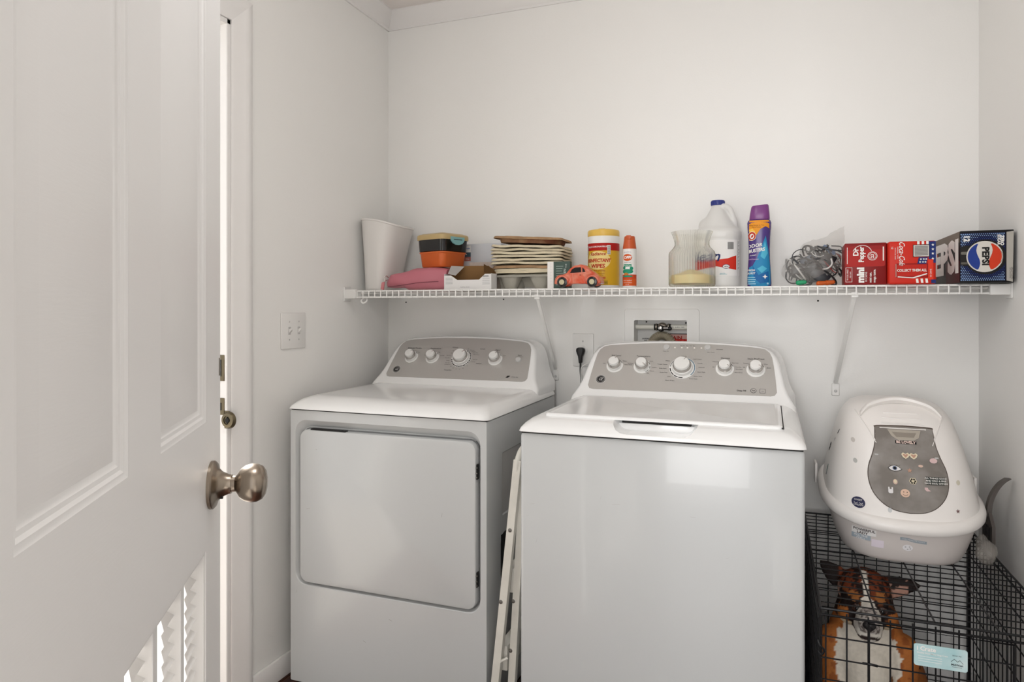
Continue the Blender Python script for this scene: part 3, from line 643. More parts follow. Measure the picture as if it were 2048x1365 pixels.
# ---- white waste bin
t = thing('waste_bin', 'tall white plastic waste bin at the left end of the wire shelf', 'bin', (-1.392, 2.345, S0))
bm = NB(); zz = lambda k: (lambda x, y: -k*0.040*(x+0.08)/0.19 - (0.012*k*((x+0.0)/0.1)**2))
rings = []
for f, z in ((0.93, 0.0), (0.99, 0.005), (1.0, 0.012)): rings.append(sup(-0.038, 0, 0.052*f, 0.080*f, 3, z, 48))
for i in range(1, 11):
    q = i/10; rings.append(sup(-0.038+0.022*q, 0, 0.052+0.030*q**1.15, 0.080+0.03*q, 3, 0.012+0.266*q, 48, zf=(lambda k: zz(k))(q**3)))
top = rings[-1]; c0 = Vector((-0.018, 0, 0.27))
rings.append([c0+(p-c0)*1.03+Vector((0, 0, 0.002)) if True else p for p in top]); rings.append([c0+(p-c0)*1.03+Vector((0, 0, 0.008)) for p in top]); rings.append([c0+(p-c0)*0.99+Vector((0, 0, 0.008)) for p in top])
for i in range(9, 0, -2):
    q = i/10; rings.append(sup(-0.038+0.022*q, 0, 0.049+0.030*q**1.15, 0.077+0.03*q, 3, 0.015+0.266*q, 48, zf=(lambda k: zz(k))(q**3)))
loft(bm, rings); fixn(bm); obj('bin_body', bm, mat('bin_white', (226, 223, 219), 0.28, bump=0.02, sss=0.0), t)

# ---- pink zip pouch
PINK = mat('pink_faux_leather', (190, 112, 124), 0.42, bump=0.35, bscale=55)
t = thing('zip_pouch', 'pink zip pouch lying on the shelf under the orange and black lunch box', 'pouch', (-1.228, 2.285, S0))
bm = NB(); rings = []
for i in range(15):
    q = i/14; x = -0.125+0.25*q; h = (0.056+0.030*min(1, q*1.6)**0.8)*min(1, 0.72+q*6)*(1-0.10*max(0, q-0.8)/0.2); w = 0.055*(1-0.25*(2*q-1)**4)
    ring = []
    for k in range(20):
        a = 2*PI*k/20; c, s = math.cos(a), math.sin(a)
        y = w*math.copysign(abs(c)**0.55, c); z = h/2+h/2*math.copysign(abs(s)**0.5, s)
        nz = noise.noise(Vector((x*22, y*25, z*25)))*0.005
        ring.append(Vector((x, y-nz, max(0.0005, z+nz+(0.012*(1-q) if s < -0.2 and q < .3 else 0)))))
    rings.append(ring)
loft(bm, rings); fixn(bm); pouch = obj('pouch_body', bm, PINK, t, smooth=60)
bm = NB(); tube(bm, smoothpts([(-0.118, -0.048, 0.012), (-0.05, -0.0585, 0.018), (0.02, -0.060, 0.026), (0.10, -0.057, 0.030)], 5), 0.0012, 6); obj('seam', bm, mat('pink_dark', (120, 52, 66), 0.5), t)
bm = NB(); tube(bm, smoothpts([(-0.125, -0.030, 0.048), (-0.130, -0.038, 0.055), (-0.135, -0.045, 0.048), (-0.130, -0.045, 0.038), (-0.126, -0.036, 0.040)], 5), 0.0022, 8); box(bm, -0.139, -0.131, -0.049, -0.044, 0.026, 0.044, 0.001, 1); obj('zip_slider', bm, CHROME, t)
bm = NB(); loft(bm, [[Vector((x, -0.053, z)) for x, z in ((-0.140, 0.030), (-0.130, 0.032), (-0.133, 0.002), (-0.145, 0.004))], [Vector((x, -0.047, z)) for x, z in ((-0.140, 0.030), (-0.130, 0.032), (-0.133, 0.002), (-0.145, 0.004))]]); fixn(bm); obj('zip_pull', bm, mat('pink_pull', (206, 130, 134), 0.4), t)

# ---- lunch box seen corner first
t = thing('lunch_box', 'stacked lunch box with orange base, black tier and beige lid on the pink pouch', 'lunch box', (-1.163, 2.335, S0+0.086), math.radians(-19))
OR = mat('orange_plastic', (212, 104, 48), 0.3); BK2 = mat('glossy_black', (14, 13, 14), 0.12, coat=0.4); BG = mat('beige_plastic', (188, 164, 116), 0.4); TQ = mat('turquoise_plastic', (128, 178, 178), 0.4)
def rrs(h, r, z, dx=0): return rr(-h+dx, h-dx, -h+dx, h-dx, r, z, 5)
bm = NB(); loft(bm, [rrs(0.058, 0.018, 0), rrs(0.061, 0.02, 0.004), rrs(0.066, 0.022, 0.050), rrs(0.069, 0.023, 0.053), rrs(0.069, 0.023, 0.057)]); obj('base_box', bm, OR, t)
bm = NB(); loft(bm, [rrs(0.066, 0.020, 0.057), rrs(0.069, 0.022, 0.060), rrs(0.072, 0.024, 0.104), rrs(0.074, 0.025, 0.108)]); obj('middle_tier', bm, BK2, t)
bm = NB(); loft(bm, [rrs(0.0755, 0.025, 0.102), rrs(0.0765, 0.026, 0.110), rrs(0.0755, 0.026, 0.119), rrs(0.070, 0.024, 0.123), rrs(0.064, 0.020, 0.123), rrs(0.060, 0.018, 0.126), rrs(0.056, 0.016, 0.1265)]); lidb = obj('lid', bm, BG, t)
bm = NB(); o_ = [(x, z) for x, z in [(-0.036, 0.112), (0.036, 0.112), (0.034, 0.098), (0.024, 0.088), (0.008, 0.083), (-0.008, 0.083), (-0.024, 0.088), (-0.034, 0.098)]]
loft(bm, [[Vector((x, -0.0742, z)) for x, z in o_], [Vector((x, -0.080, z)) for x, z in o_]]); fixn(bm)
bmesh.ops.rotate(bm, cent=(0, 0, 0), matrix=Matrix.Rotation(PI/2, 3, 'Z'), verts=bm.verts); cl = obj('clip', bm, TQ, t)
bm = NB(); box(bm, -0.022, 0.022, -0.0808, -0.0795, 0.101, 0.1035); bmesh.ops.rotate(bm, cent=(0, 0, 0), matrix=Matrix.Rotation(PI/2, 3, 'Z'), verts=bm.verts); obj('clip_slot', bm, GAP, cl)

# ---- pale carton standing against the wall
PALE = mat('pale_card', (206, 208, 212), 0.35, bump=0.03)
t = thing('bulb_carton', 'pale silver carton with a small logo panel against the wall behind the open tray', 'box', (-1.045, 2.452, S0))
bm = NB(); box(bm, -0.072, 0.085, -0.028, 0.030, 0, 0.182, 0.0012, 1); obj('carton', bm, PALE, t)
P = Print(); P.rect(INKW, -0.069, 0.150, -0.042, 0.176); P.text(ink((30, 70, 150)), 'PHILIPS', -0.0555, 0.164, 0.0062, bold=0.04)
P.rect(ink((70, 92, 104)), -0.069, 0.132, -0.042, 0.150); P.rect(ink((176, 110, 102)), -0.069, 0.116, -0.042, 0.132); P.rect(INKW, -0.065, 0.140, -0.058, 0.144, L=2); P.text(INKW, 'White', -0.056, 0.124, 0.006)
P.build('printed_label', t, front(0, -0.028, 0))
t = thing('beige_carton', 'low beige speckled carton in front of the pale silver carton', 'box', (-1.012, 2.385, S0))
bm = NB(); box(bm, -0.055, 0.058, -0.022, 0.022, 0, 0.106, 0.001, 1); obj('carton', bm, mat('beige_card', (196, 182, 172), 0.6, bump=0.1, var=0.12, vscale=60), t)

# ---- open white tray carton with cut front
t = thing('open_carton', 'open white cardboard tray with a cut away front and brown inside', 'box', (-1.009, 2.2475, S0)); t.scale = (1, 0.45, 1)
WC = mat('white_card', (226, 224, 222), 0.5); BC = mat('brown_card', (126, 92, 52), 0.8, bump=0.1)
def slab(bm, P2, y0, y1): loft(bm, [[Vector((x, y0, z)) for x, z in P2], [Vector((x, y1, z)) for x, z in P2]])
fr = [(-0.092, 0), (0.092, 0), (0.092, 0.054), (0.068, 0.054), (0.045, 0.034), (-0.040, 0.034), (-0.064, 0.050), (-0.092, 0.050)]
bm = NB(); slab(bm, fr, -0.0605, -0.0590); fixn(bm); fp = obj('front_panel', bm, WC, t)
bm = NB(); slab(bm, [(x*0.995, z-0.0003 if z > 0.01 else z+0.001) for x, z in fr], -0.0588, -0.0578); box(bm, -0.0915, 0.0915, -0.058, 0.056, 0.0002, 0.0015); fixn(bm); obj('inner_liner', bm, BC, t)
bm = NB(); slab(bm, [(-0.090, 0), (0.090, 0), (0.088, 0.062), (0.060, 0.086), (-0.088, 0.088), (-0.090, 0.06)], 0.056, 0.0575); fixn(bm); obj('back_panel', bm, BC, t)
for x in (-0.0915, 0.0905):
    bm = NB(); box(bm, x, x+0.001, -0.0595, 0.0570, 0, 0.056); obj('side_panel', bm, WC, t)
bm = NB(); quad(bm, (-0.086, -0.02, 0.058), (-0.050, -0.045, 0.050), (-0.030, 0.03, 0.084), (-0.085, 0.04, 0.088)); bmesh.ops.solidify(bm, geom=bm.faces[:], thickness=0.001); obj('flap', bm, WC, t)
bm = NB(); quad(bm, (0.090, -0.045, 0.056), (0.060, -0.035, 0.060), (0.045, 0.035, 0.092), (0.088, 0.045, 0.070)); bmesh.ops.solidify(bm, geom=bm.faces[:], thickness=0.001); obj('flap', bm, BC, t)
P = Print()
for k in range(5): P.rect(ink((170, 170, 172)), -0.086, 0.020+k*0.005, -0.058, 0.0215+k*0.005); P.rect(ink((170, 170, 172)), 0.058, 0.018+k*0.006, 0.086, 0.0195+k*0.006)
P.rect(ink((120, 120, 122)), 0.060, 0.045, 0.082, 0.048); P.text(ink((140, 140, 142)), 'HOSPITAL GRADE', -0.01, 0.008, 0.0045); P.build('printed_label', fp, front(0, -0.0605, 0))['kind'] = 'stuff'

# ---- pile of pulp trays and egg cartons
CREAM = mat('cream_pulp', (214, 202, 174), 0.9, bump=0.5, bscale=220, var=0.06, vscale=30); BROWN = mat('brown_pulp', (172, 138, 102), 0.9, bump=0.5, bscale=200, var=0.25, vscale=25); GREYU = mat('grey_pulp', (176, 172, 160), 0.9, bump=0.5, bscale=220, var=0.06, vscale=30)
def wavy(bm, hx, hy, z0, th, amp, seed, tilt=0, lip=0.004):
    rings = []; n = 26
    for off, zz_ in ((-0.012, z0+th*0.75), (0, z0+th*0.45), (0.0015, z0), (0.0, z0+th*0.55), (-0.002, z0+th), (-0.015, z0+th), (-0.05, z0+th*0.9)):
        ring = []
        base_ = rr(-hx-off, hx+off, -hy-off, hy+off, 0.02, 0, 4)
        m = len(base_); P_ = []
        for i in range(m):
            a, b = base_[i], base_[(i+1) % m]; kk = 10 if i % 5 == 4 else 1
            for q in range(kk): P_.append(a.lerp(b, q/kk))
        for p in P_:
            w = amp*noise.noise(Vector((p.x*18+seed*7.3, p.y*14, seed*3.1)))
            ring.append(Vector((p.x+0.4*w, p.y+0.6*w, zz_+w-tilt*p.x)))
        rings.append(ring)
    loft(bm, rings, True, True); fixn(bm)
EX, EY = -0.815, 2.362
t = thing('cup_carrier', 'grey pulp cup carrier with cone feet at the bottom of the carton pile', 'cup carrier', (EX-0.005, EY, S0), group=None)
bm = NB(); wavy(bm, 0.128, 0.072, 0.045, 0.008, 0.0015, 1); obj('rim', bm, GREYU, t)
for x in (-0.062, 0.052):
    for y in (-0.035, 0.038):
        bm = NB(); loft(bm, [sup(x, y, r, r*0.9, 3.0, z, 24) for r, z in ((0.018, 0.0), (0.0205, 0.002), (0.030, 0.026), (0.038, 0.046))]); obj('cup_well', bm, GREYU, t)
bm = NB(); loft(bm, [[Vector((x, y, z)) for x, z in ((-0.124, 0.046), (0.124, 0.046), (0.112, 0.001), (0.085, 0.001), (0.070, 0.034), (0.028, 0.034), (0.015, 0.010), (-0.020, 0.010), (-0.030, 0.036), (-0.075, 0.036), (-0.096, 0.001), (-0.112, 0.001))] for y in (-0.002, 0.002)]); fixn(bm); obj('center_web', bm, GREYU, t)
layers = [(0.056, 'c', 'cream egg carton lying directly on the grey cup carrier'), (0.0645, 'c', 'cream egg carton just below the lower brown tray'), (0.074, 'b', 'brown pulp tray in the middle of the pile of cream egg cartons')]
words = ['lowest cream egg carton above the brown tray', 'second cream egg carton above the middle brown tray', 'third cream egg carton above the middle brown tray', 'third cream egg carton below the topmost brown tray', 'second cream egg carton below the topmost brown tray', 'cream egg carton directly under the topmost brown tray']
for i, w in enumerate(words): layers.append((0.0885+i*0.0117, 'c', w))
for i, (z, kd, lab) in enumerate(layers):
    bm = NB(); tl = 0.0 if i < 2 else (0.012 if i == 2 else 0.018+0.008*max(0, i-5)); random.seed(i*3+1)
    wavy(bm, 0.134+random.uniform(-0.003, 0.003)-(0.006 if i < 3 else 0), 0.078+random.uniform(-0.003, 0.002), z+0.002, 0.0085 if kd == 'c' else 0.010, 0.0034 if i > 1 else 0.0015, i+2, tl)
    o = obj('egg_carton' if kd == 'c' else 'pulp_tray', bm, CREAM if kd == 'c' else BROWN, None, loc=(EX, EY, S0)); tag(o, lab, 'egg carton' if kd == 'c' else 'tray', 'pile of pulp cartons and trays')
t = thing('pulp_tray', 'brown pulp drink tray upside up on top of the carton pile', 'tray', (EX+0.003, EY, S0+0.163), group='pile of pulp cartons and trays'); t.rotation_euler = (0, math.radians(3.6), 0)
bm = NB(); loft(bm, [sup(x*0, 0, 0.113, 0.066, 4, 0.003, 48), sup(0, 0, 0.118, 0.070, 4, 0.018, 48)]); obj('tray_body', bm, mat('brown_pulp_dark', (112, 66, 44), 0.9, bump=0.5, bscale=150, rgb2=(150, 116, 84), vscale=16), t)
bm = NB(); wavy(bm, 0.130, 0.075, 0.016, 0.008, 0.0012, 31); obj('rim', bm, BROWN, t)
for x in (-0.055, 0.055):
    bm = NB(); loft(bm, [sup(x, -0.03, 0.045, 0.036, 3, 0.020, 30), sup(x, -0.03, 0.041, 0.032, 3, 0.0262, 30)]); obj('cup_rim', bm, BROWN, t)

# ---- green box
t = thing('green_box', 'small white and dark green box standing behind the toy car', 'box', (-0.688, 2.256, S0), math.radians(-1))
bm = NB(); box(bm, -0.034, 0.048, 0.0, 0.022, 0, 0.094, 0.001, 1); gb = obj('carton', bm, mat('dark_green_card', (62, 84, 76), 0.45, bump=0.1, var=0.2, vscale=30), t)
P = Print(); P.rect(INKW, -0.0335, 0.0005, -0.011, 0.0935)
for k in range(9): P.rect(ink((150, 168, 160)), -0.002, 0.012+k*0.008, 0.018+0.003*(k % 3), 0.014+k*0.008)
P.text(ink((196, 206, 200)), 'THE', 0.034, 0.078, 0.008, rot=90); P.text(ink((190, 204, 198)), 'GREEN', 0.030, 0.050, 0.012, rot=90, bold=0.02)
for k in range(16): P.rect(ink((200, 200, 200)), -0.024, 0.010+k*0.005, -0.022+0.004*(k % 2), 0.0115+k*0.005)
P.build('printed_label', gb, front(0, 0, 0))

# ---- toy car
t = thing('toy_car', 'small painted orange red ceramic toy car standing at the front of the shelf', 'toy car', (-0.597, 2.2175, S0+0.0016))
bm = NB()
side = [(-0.078, 0.012), (-0.078, 0.026), (-0.070, 0.037), (-0.052, 0.044), (-0.037, 0.049), (-0.028, 0.063), (-0.014, 0.074), (0.008, 0.0775), (0.026, 0.073), (0.040, 0.060), (0.056, 0.050), (0.072, 0.036), (0.079, 0.020), (0.078, 0.012)]
R_ = []
for y, k in ((-0.030, 0.80), (-0.027, 0.93), (-0.019, 1.0), (0.019, 1.0), (0.027, 0.93), (0.030, 0.80)):
    R_.append([Vector((x*(0.97+0.03*k) if z < 0.05 else x*(0.75+0.25*k), y*(1 if z < 0.05 else 0.86), 0.012+(z-0.012)*(0.45+0.55*k))) for x, z in side])
loft(bm, R_); fixn(bm)
for x in (-0.050, 0.050):
    for y in (-0.025, 0.025): ellip(bm, (x, y, 0.0245), (0.028, 0.013, 0.020))
bm = remesh(bm, 0.0018, 4, 0.0010, 60)
body = obj('car_body', bm, mat('glazed_orange', (206, 74, 40), 0.18, bump=0.25, bscale=60, rgb2=(214, 122, 96), vscale=34, coat=0.5), t, smooth=80)
for x in (-0.050, 0.052):
    for y in (-0.036, 0.026):
        M = Matrix.Translation((x, y+0.005, 0.0180)) @ Matrix.Rotation(PI/2, 4, 'X')
        bm = NB(); lathe(bm, [(0.010, -0.004), (0.0165, -0.002), (0.0178, 0.002), (0.0165, 0.006), (0.011, 0.0075)], n=24, M=M); wh = obj('wheel', bm, mat('glazed_black', (20, 18, 18), 0.2), t)
        bm = NB(); lathe(bm, [(0.0095, 0.006), (0.0085, 0.0095), (0.004, 0.0105), (0.001, 0.011)], n=20, M=M); obj('hub_cap', bm, mat('glazed_cream', (196, 186, 152), 0.3), wh)
fn = onto(body, (0, 0, 0), (1, 0, 0), (0, 0, 1), extra=0.0004)
P = Print(); P.poly(INKK, [(-0.024, 0.048), (-0.018, 0.060), (-0.008, 0.066), (0.012, 0.067), (0.014, 0.050)]); P.poly(INKK, [(0.018, 0.050), (0.017, 0.066), (0.024, 0.060), (0.028, 0.051)]); P.build('window', t, fn, step=0.004)
pk = ink((226, 150, 130)); P = Print()
for a, b, w in (((-0.024, 0.046), (0.030, 0.048), 0.001), ((-0.016, 0.046), (-0.012, 0.016), 0.0009), ((0.030, 0.047), (0.028, 0.018), 0.0009)):
    P.poly(pk, [(a[0], a[1]), (b[0], b[1]), (b[0]+w, b[1]+w), (a[0]+w, a[1]+w)])
for x in (-0.050, 0.052): P.arc(pk, x, 0.0175, 0.0195, 0.0212, 20, 160, n=12)
P.rect(INKK, 0.008, 0.040, 0.013, 0.042); P.build('painted_trim', t, fn, step=0.004)
for y in (-0.014,):
    bm = NB(); ellip(bm, (-0.076, y, 0.028), (0.004, 0.006, 0.006)); obj('headlight', bm, mat('glazed_cream', (196, 186, 152), 0.3), t)

# ---- wipes canister
t = thing('wipes_canister', 'yellow lidded disinfectant wipes canister with red lettering behind the toy car', 'canister', (-0.548, 2.362, S0))
YB_ = ink((212, 166, 44), 0.3); R0 = 0.0545
bm = NB(); lathe(bm, [(0.052, 0), (0.0535, 0.003), (R0, 0.012), (R0, 0.182), (0.0535, 0.186)], n=56); can = obj('canister_body', bm, WPLA, t)
bm = NB(); lathe(bm, [(0.0545, 0.183), (0.0555, 0.186), (0.0555, 0.200), (0.053, 0.205), (0.046, 0.207), (0.02, 0.2075), (0.001, 0.2075)], n=56); cap = obj('lid', bm, mat('yellow_plastic', (224, 184, 84), 0.35), t)
bm = NB(); box(bm, -0.012, 0.012, -0.030, -0.006, 0.206, 0.2105, 0.002, 2); obj('lid_flap', bm, mat('yellow_plastic', (224, 184, 84), 0.35), cap)
def cyl(R, rot=0.0, z0=0.0): return lambda u, v, d: Vector(((R+d)*math.sin(u/R+rot), -(R+d)*math.cos(u/R+rot), v+z0))
P = Print(); w = 0.168; P.rect(YB_, -w, 0.012, w, 0.148); P.rect(RED, -w, 0.132, w, 0.158, L=2)
P.text(INKW, 'KILLS CORONAVIRUS*', 0.004, 0.145, 0.0078, L=3, bold=0.02)
P.disc(ink((236, 214, 140)), 0.006, 0.098, 0.046, 0.032, L=2, n=32)
P.text(RED, 'Radiance', 0.006, 0.120, 0.016, L=4, shear=0.25, bold=0.015); P.text(ink((186, 40, 26)), 'DISINFECTANT', 0.004, 0.097, 0.0165, L=4, shear=0.1, bold=0.035, sx=0.86); P.text(ink((186, 40, 26)), 'WIPES', 0.006, 0.078, 0.0185, L=4, bold=0.035, shear=0.1)
P.text(ink((150, 60, 30)), 'Kills 99.9% of Germs', 0.006, 0.062, 0.008, L=4, sx=0.8); P.text(ink((150, 90, 30)), 'Cleans and Disinfects', 0.006, 0.053, 0.006, L=4); P.text(ink((150, 90, 30)), 'Fights Cold & Flu', 0.006, 0.046, 0.006, L=4)
P.rect(ink((190, 96, 40)), -0.020, 0.034, 0.034, 0.041, L=3); P.text(INKW, 'LEMON SCENT', 0.007, 0.0375, 0.005, L=4)
P.rect(ink((176, 140, 34)), 0.020, 0.014, 0.042, 0.028, L=3); P.text(INKK, '75 WIPES', 0.031, 0.021, 0.004, L=4)
for s in (-1, 1):
    P.rect(INKW, s*0.046-0.006, 0.118, s*0.046+0.006, 0.150, L=3)
    for k in range(9): P.rect(ink((90, 88, 86)), s*0.046-0.005, 0.120+k*0.0032, s*0.046+0.005, 0.1215+k*0.0032, L=4)
P.build('printed_label', can, cyl(R0, -0.28), step=0.005)

# ---- insect spray
t = thing('spray_can', 'slim orange capped insect spray can right of the wipes canister', 'spray can', (-0.437, 2.262, S0))
R0 = 0.0225; bm = NB(); lathe(bm, [(0.0205, 0), (0.0225, 0.002), (0.0228, 0.005), (R0, 0.007), (R0, 0.126), (0.0225, 0.129)], n=36); can = obj('can_body', bm, mat('can_white', (228, 226, 222), 0.25), t)
bm = NB(); lathe(bm, [(0.0224, 0.127), (0.0224, 0.132), (0.0200, 0.150), (0.0175, 0.168), (0.0165, 0.171), (0.001, 0.1715)], n=36); cp = obj('cap', bm, mat('orange_cap', (190, 82, 34), 0.35), t)
bm = NB(); box(bm, -0.008, 0.008, -0.0200, -0.012, 0.160, 0.174, 0.002, 2); obj('cap_ridge', bm, mat('orange_cap', (190, 82, 34), 0.35), cp)
OI = ink((206, 88, 36)); GI = ink((40, 140, 108))
P = Print(); P.rect(OI, -0.07, 0.007, 0.07, 0.030); P.rect(ink((196, 70, 40)), -0.07, 0.030, 0.07, 0.044); P.disc(GI, 0, 0.054, 0.020, 0.008, L=2); P.disc(GI, -0.012, 0.066, 0.006, 0.005, L=2); P.disc(GI, 0.014, 0.064, 0.006, 0.006, L=2)
P.rect(GI, -0.014, 0.070, 0.014, 0.078, L=2, r=0.002); P.text(INKW, 'FamilyCare', 0, 0.074, 0.0055, L=3)
P.disc(OI, 0, 0.100, 0.016, 0.0115, L=2); P.text(INKW, 'OFF!', 0, 0.100, 0.0125, L=3, shear=0.2, bold=0.04); P.text(INKK, 'FamilyCare', 0, 0.084, 0.005, L=2, shear=0.2); P.text(ink((90, 90, 140)), 'smooth & dry', 0, 0.118, 0.0045, L=2)
P.disc(ink((190, 120, 50)), -0.004, 0.046, 0.008, 0.004, L=3); P.disc(GI, 0.0, 0.038, 0.018, 0.003, L=3); P.text(INKW, 'insect repellent', 0, 0.024, 0.005, L=2); P.text(INKW, 'repels mosquitoes', 0, 0.017, 0.0042, L=2); P.text(INKW, '2.5 OZ', 0, 0.011, 0.004, L=2)
P.build('printed_label', can, cyl(R0, -0.15), step=0.004)

# ---- ribbed glass jar with wax
t = thing('glass_jar', 'ribbed clear glass jar with a flared rim and some cream wax inside', 'jar', (-0.238, 2.285, S0))
prof = [(0.064, 0.0), (0.070, 0.003), (0.0725, 0.010), (0.0725, 0.108), (0.070, 0.116), (0.058, 0.129), (0.0535, 0.137), (0.0535, 0.147), (0.058, 0.164), (0.0655, 0.181)]
prof2 = [(0.0635, 0.181), (0.056, 0.164), (0.0512, 0.147), (0.0512, 0.137), (0.056, 0.126), (0.067, 0.114), (0.0695, 0.104), (0.0695, 0.012), (0.060, 0.008)]
bm = NB(); n = 324; R_ = []
for i, (r, z) in enumerate(prof): R_.append([Vector(((r+(0.0013*math.cos(54*2*PI*k/n) if 1 < i else 0))*math.cos(2*PI*k/n), (r+(0.0013*math.cos(54*2*PI*k/n) if 1 < i else 0))*math.sin(2*PI*k/n), z)) for k in range(n)])
for r, z in prof2: R_.append([Vector((r*math.cos(2*PI*k/n), r*math.sin(2*PI*k/n), z)) for k in range(n)])
loft(bm, R_); fixn(bm)
def glassmat(name, rgb, rough=0.03, ior=1.3, tr=0.3):
    m = mat(name, rgb, rough, trans=1.0, ior=ior); nt = m.node_tree; b = nt.nodes['Principled BSDF']; out = nt.nodes['Material Output']
    x = nt.nodes.new('ShaderNodeMixShader'); tb = nt.nodes.new('ShaderNodeBsdfTransparent'); tb.inputs[0].default_value = lin(rgb); x.inputs[0].default_value = tr
    nt.links.new(b.outputs[0], x.inputs[1]); nt.links.new(tb.outputs[0], x.inputs[2]); nt.links.new(x.outputs[0], out.inputs[0]); return m
obj('glass', bm, glassmat('ribbed_glass', (252, 252, 250), 0.12, 1.25, 0.62), t, smooth=50)
bm = NB(); R_ = [[Vector((r*math.cos(2*PI*k/40), r*math.sin(2*PI*k/40), z+(0.004*noise.noise(Vector((math.cos(2*PI*k/40)*2, math.sin(2*PI*k/40)*2, z*30))) if z > 0.02 else 0))) for k in range(40)] for r, z in ((0.058, 0.0095), (0.0685, 0.013), (0.0685, 0.032), (0.066, 0.040), (0.045, 0.046), (0.02, 0.056), (0.002, 0.058))]
loft(bm, R_); obj('wax', bm, mat('cream_wax', (224, 208, 160), 0.5, sss=0.2, bump=0.2), t)

# ---- bleach jug
JUG = mat('jug_white', (220, 219, 216), 0.32, bump=0.08, bscale=12, sss=0.0)
t = thing('bleach_jug', 'large white bleach jug with a blue cap behind the ribbed glass jar', 'jug', (-0.167, 2.431, S0))
bm = NB()
loft(bm, [sup(0, 0, rx, ry, e, z, 48) for rx, ry, e, z in ((0.068, 0.060, 3, 0.0), (0.075, 0.066, 3, 0.006), (0.076, 0.067, 3, 0.030), (0.0745, 0.066, 3, 0.038), (0.0745, 0.066, 3, 0.165), (0.077, 0.068, 3, 0.172), (0.077, 0.068, 3, 0.190), (0.070, 0.062, 3, 0.200), (0.060, 0.055, 2.6, 0.206), (0.050, 0.046, 2.3, 0.226), (0.036, 0.036, 2, 0.250), (0.024, 0.024, 2, 0.272), (0.020, 0.020, 2, 0.280), (0.019, 0.019, 2, 0.292))])
hp = smoothpts([(0.008, -0.01, 0.277), (0.024, -0.012, 0.279), (0.040, -0.014, 0.268), (0.051, -0.015, 0.240), (0.057, -0.015, 0.212), (0.056, -0.012, 0.190)], 5)
tube(bm, hp, 0.0095, 12)
ellip(bm, (-0.030, 0, 0.215), (0.034, 0.035, 0.030))
bm = remesh(bm, 0.0035, 4); jug = obj('jug_body', bm, JUG, t, smooth=80)
bm = NB(); lathe(bm, [(0.022, 0.283), (0.0225, 0.284), (0.0225, 0.298), (0.021, 0.3), (0.001, 0.3005)], n=40)
for k in range(30):
    a = 2*PI*k/30; tube(bm, [(0.0227*math.cos(a), 0.0227*math.sin(a), 0.285), (0.0227*math.cos(a), 0.0227*math.sin(a), 0.297)], 0.0007, 5)
obj('cap', bm, mat('blue_cap', (44, 56, 130), 0.3), t)
NV = ink((28, 38, 96)); fn = onto(jug, (0, 0, 0), (1, 0, 0), (0, 0, 1))
P = Print(); P.rect(ink((234, 232, 230)), -0.066, 0.040, 0.071, 0.160, L=1); P.text(NV, 'Clean', 0.010, 0.105, 0.050, L=4, shear=0.35, bold=0.016, align='RIGHT')
P.poly(ink((206, 52, 36)), [(-0.066, 0.060), (0.0, 0.072), (0.062, 0.060), (0.062, 0.108), (0.036, 0.098), (0.0, 0.094), (-0.066, 0.096)], L=2)
P.disc(NV, 0.031, 0.071, 0.012, 0.0075, L=3); P.disc(INKW, 0.031, 0.071, 0.0105, 0.006, L=4); P.text(NV, 'HDX', 0.031, 0.071, 0.0065, L=5, bold=0.03, shear=0.2)
P.text(ink((130, 180, 190)), 'gentle', 0.020, 0.049, 0.007, L=3); P.rect(ink((200, 214, 214)), 0.010, 0.044, 0.034, 0.047, L=2)
for k in range(11): P.rect(ink((70, 68, 66)), 0.036+k*0.0017, 0.128, 0.0370+k*0.0017, 0.152, L=3)
for k in range(24): P.rect(ink((110, 108, 106)), 0.066, 0.060+k*0.004, 0.0655+0.005*((k*7) % 3+1)/3, 0.0615+k*0.004, L=3)
P.build('printed_label', jug, fn, step=0.006)

# ---- scent booster bottle
t = thing('scent_booster_bottle', 'purple and orange laundry scent booster bottle with a purple cap', 'bottle', (-0.033, 2.362, S0))
pf = [(0.033, 0.0), (0.0365, 0.003), (0.0375, 0.014), (0.0355, 0.055), (0.033, 0.095), (0.0325, 0.125), (0.034, 0.165), (0.0365, 0.195), (0.0370, 0.210), (0.034, 0.2175), (0.029, 0.2205)]
bm = NB(); loft(bm, [sup(0, 0, r, r*0.72, 2.6, z, 48) for r, z in pf]); fixn(bm); bt = obj('bottle_body', bm, mat('bottle_purple', (72, 50, 122), 0.25), t)
bm = NB(); loft(bm, [sup(0.001+0.03*(z-0.22), 0, r, r*0.74, 3.2, z+(0), 40, zf=(lambda x, y: 0) if z < 0.25 else (lambda x, y: x*0.08)) for r, z in ((0.0305, 0.2195), (0.0315, 0.2215), (0.0300, 0.240), (0.0270, 0.262), (0.0245, 0.266), (0.010, 0.2675))]); fixn(bm); obj('cap', bm, mat('purple_cap', (122, 62, 128), 0.3), t)
fn = onto(bt, (0, 0, 0), (1, 0, 0), (0, 0, 1)); BL1 = ink((46, 134, 182)); BL2 = ink((84, 178, 208)); BL3 = ink((30, 98, 160)); OY = ink((232, 152, 44))
P = Print(); P.poly(OY, [(-0.040, 0.146), (-0.018, 0.158), (-0.006, 0.172), (0.004, 0.188), (0.020, 0.196), (0.030, 0.190), (0.040, 0.168), (0.040, 0.2165), (-0.040, 0.2165)], L=1)
P.poly(ink((246, 196, 84)), [(-0.040, 0.158), (-0.022, 0.166), (-0.012, 0.180), (-0.020, 0.190), (-0.040, 0.186)], L=2)
P.poly(BL1, [(-0.040, 0.002), (-0.040, 0.060), (-0.020, 0.070), (-0.006, 0.095), (0.008, 0.135), (0.020, 0.166), (0.028, 0.120), (0.034, 0.060), (0.034, 0.002)], L=2)
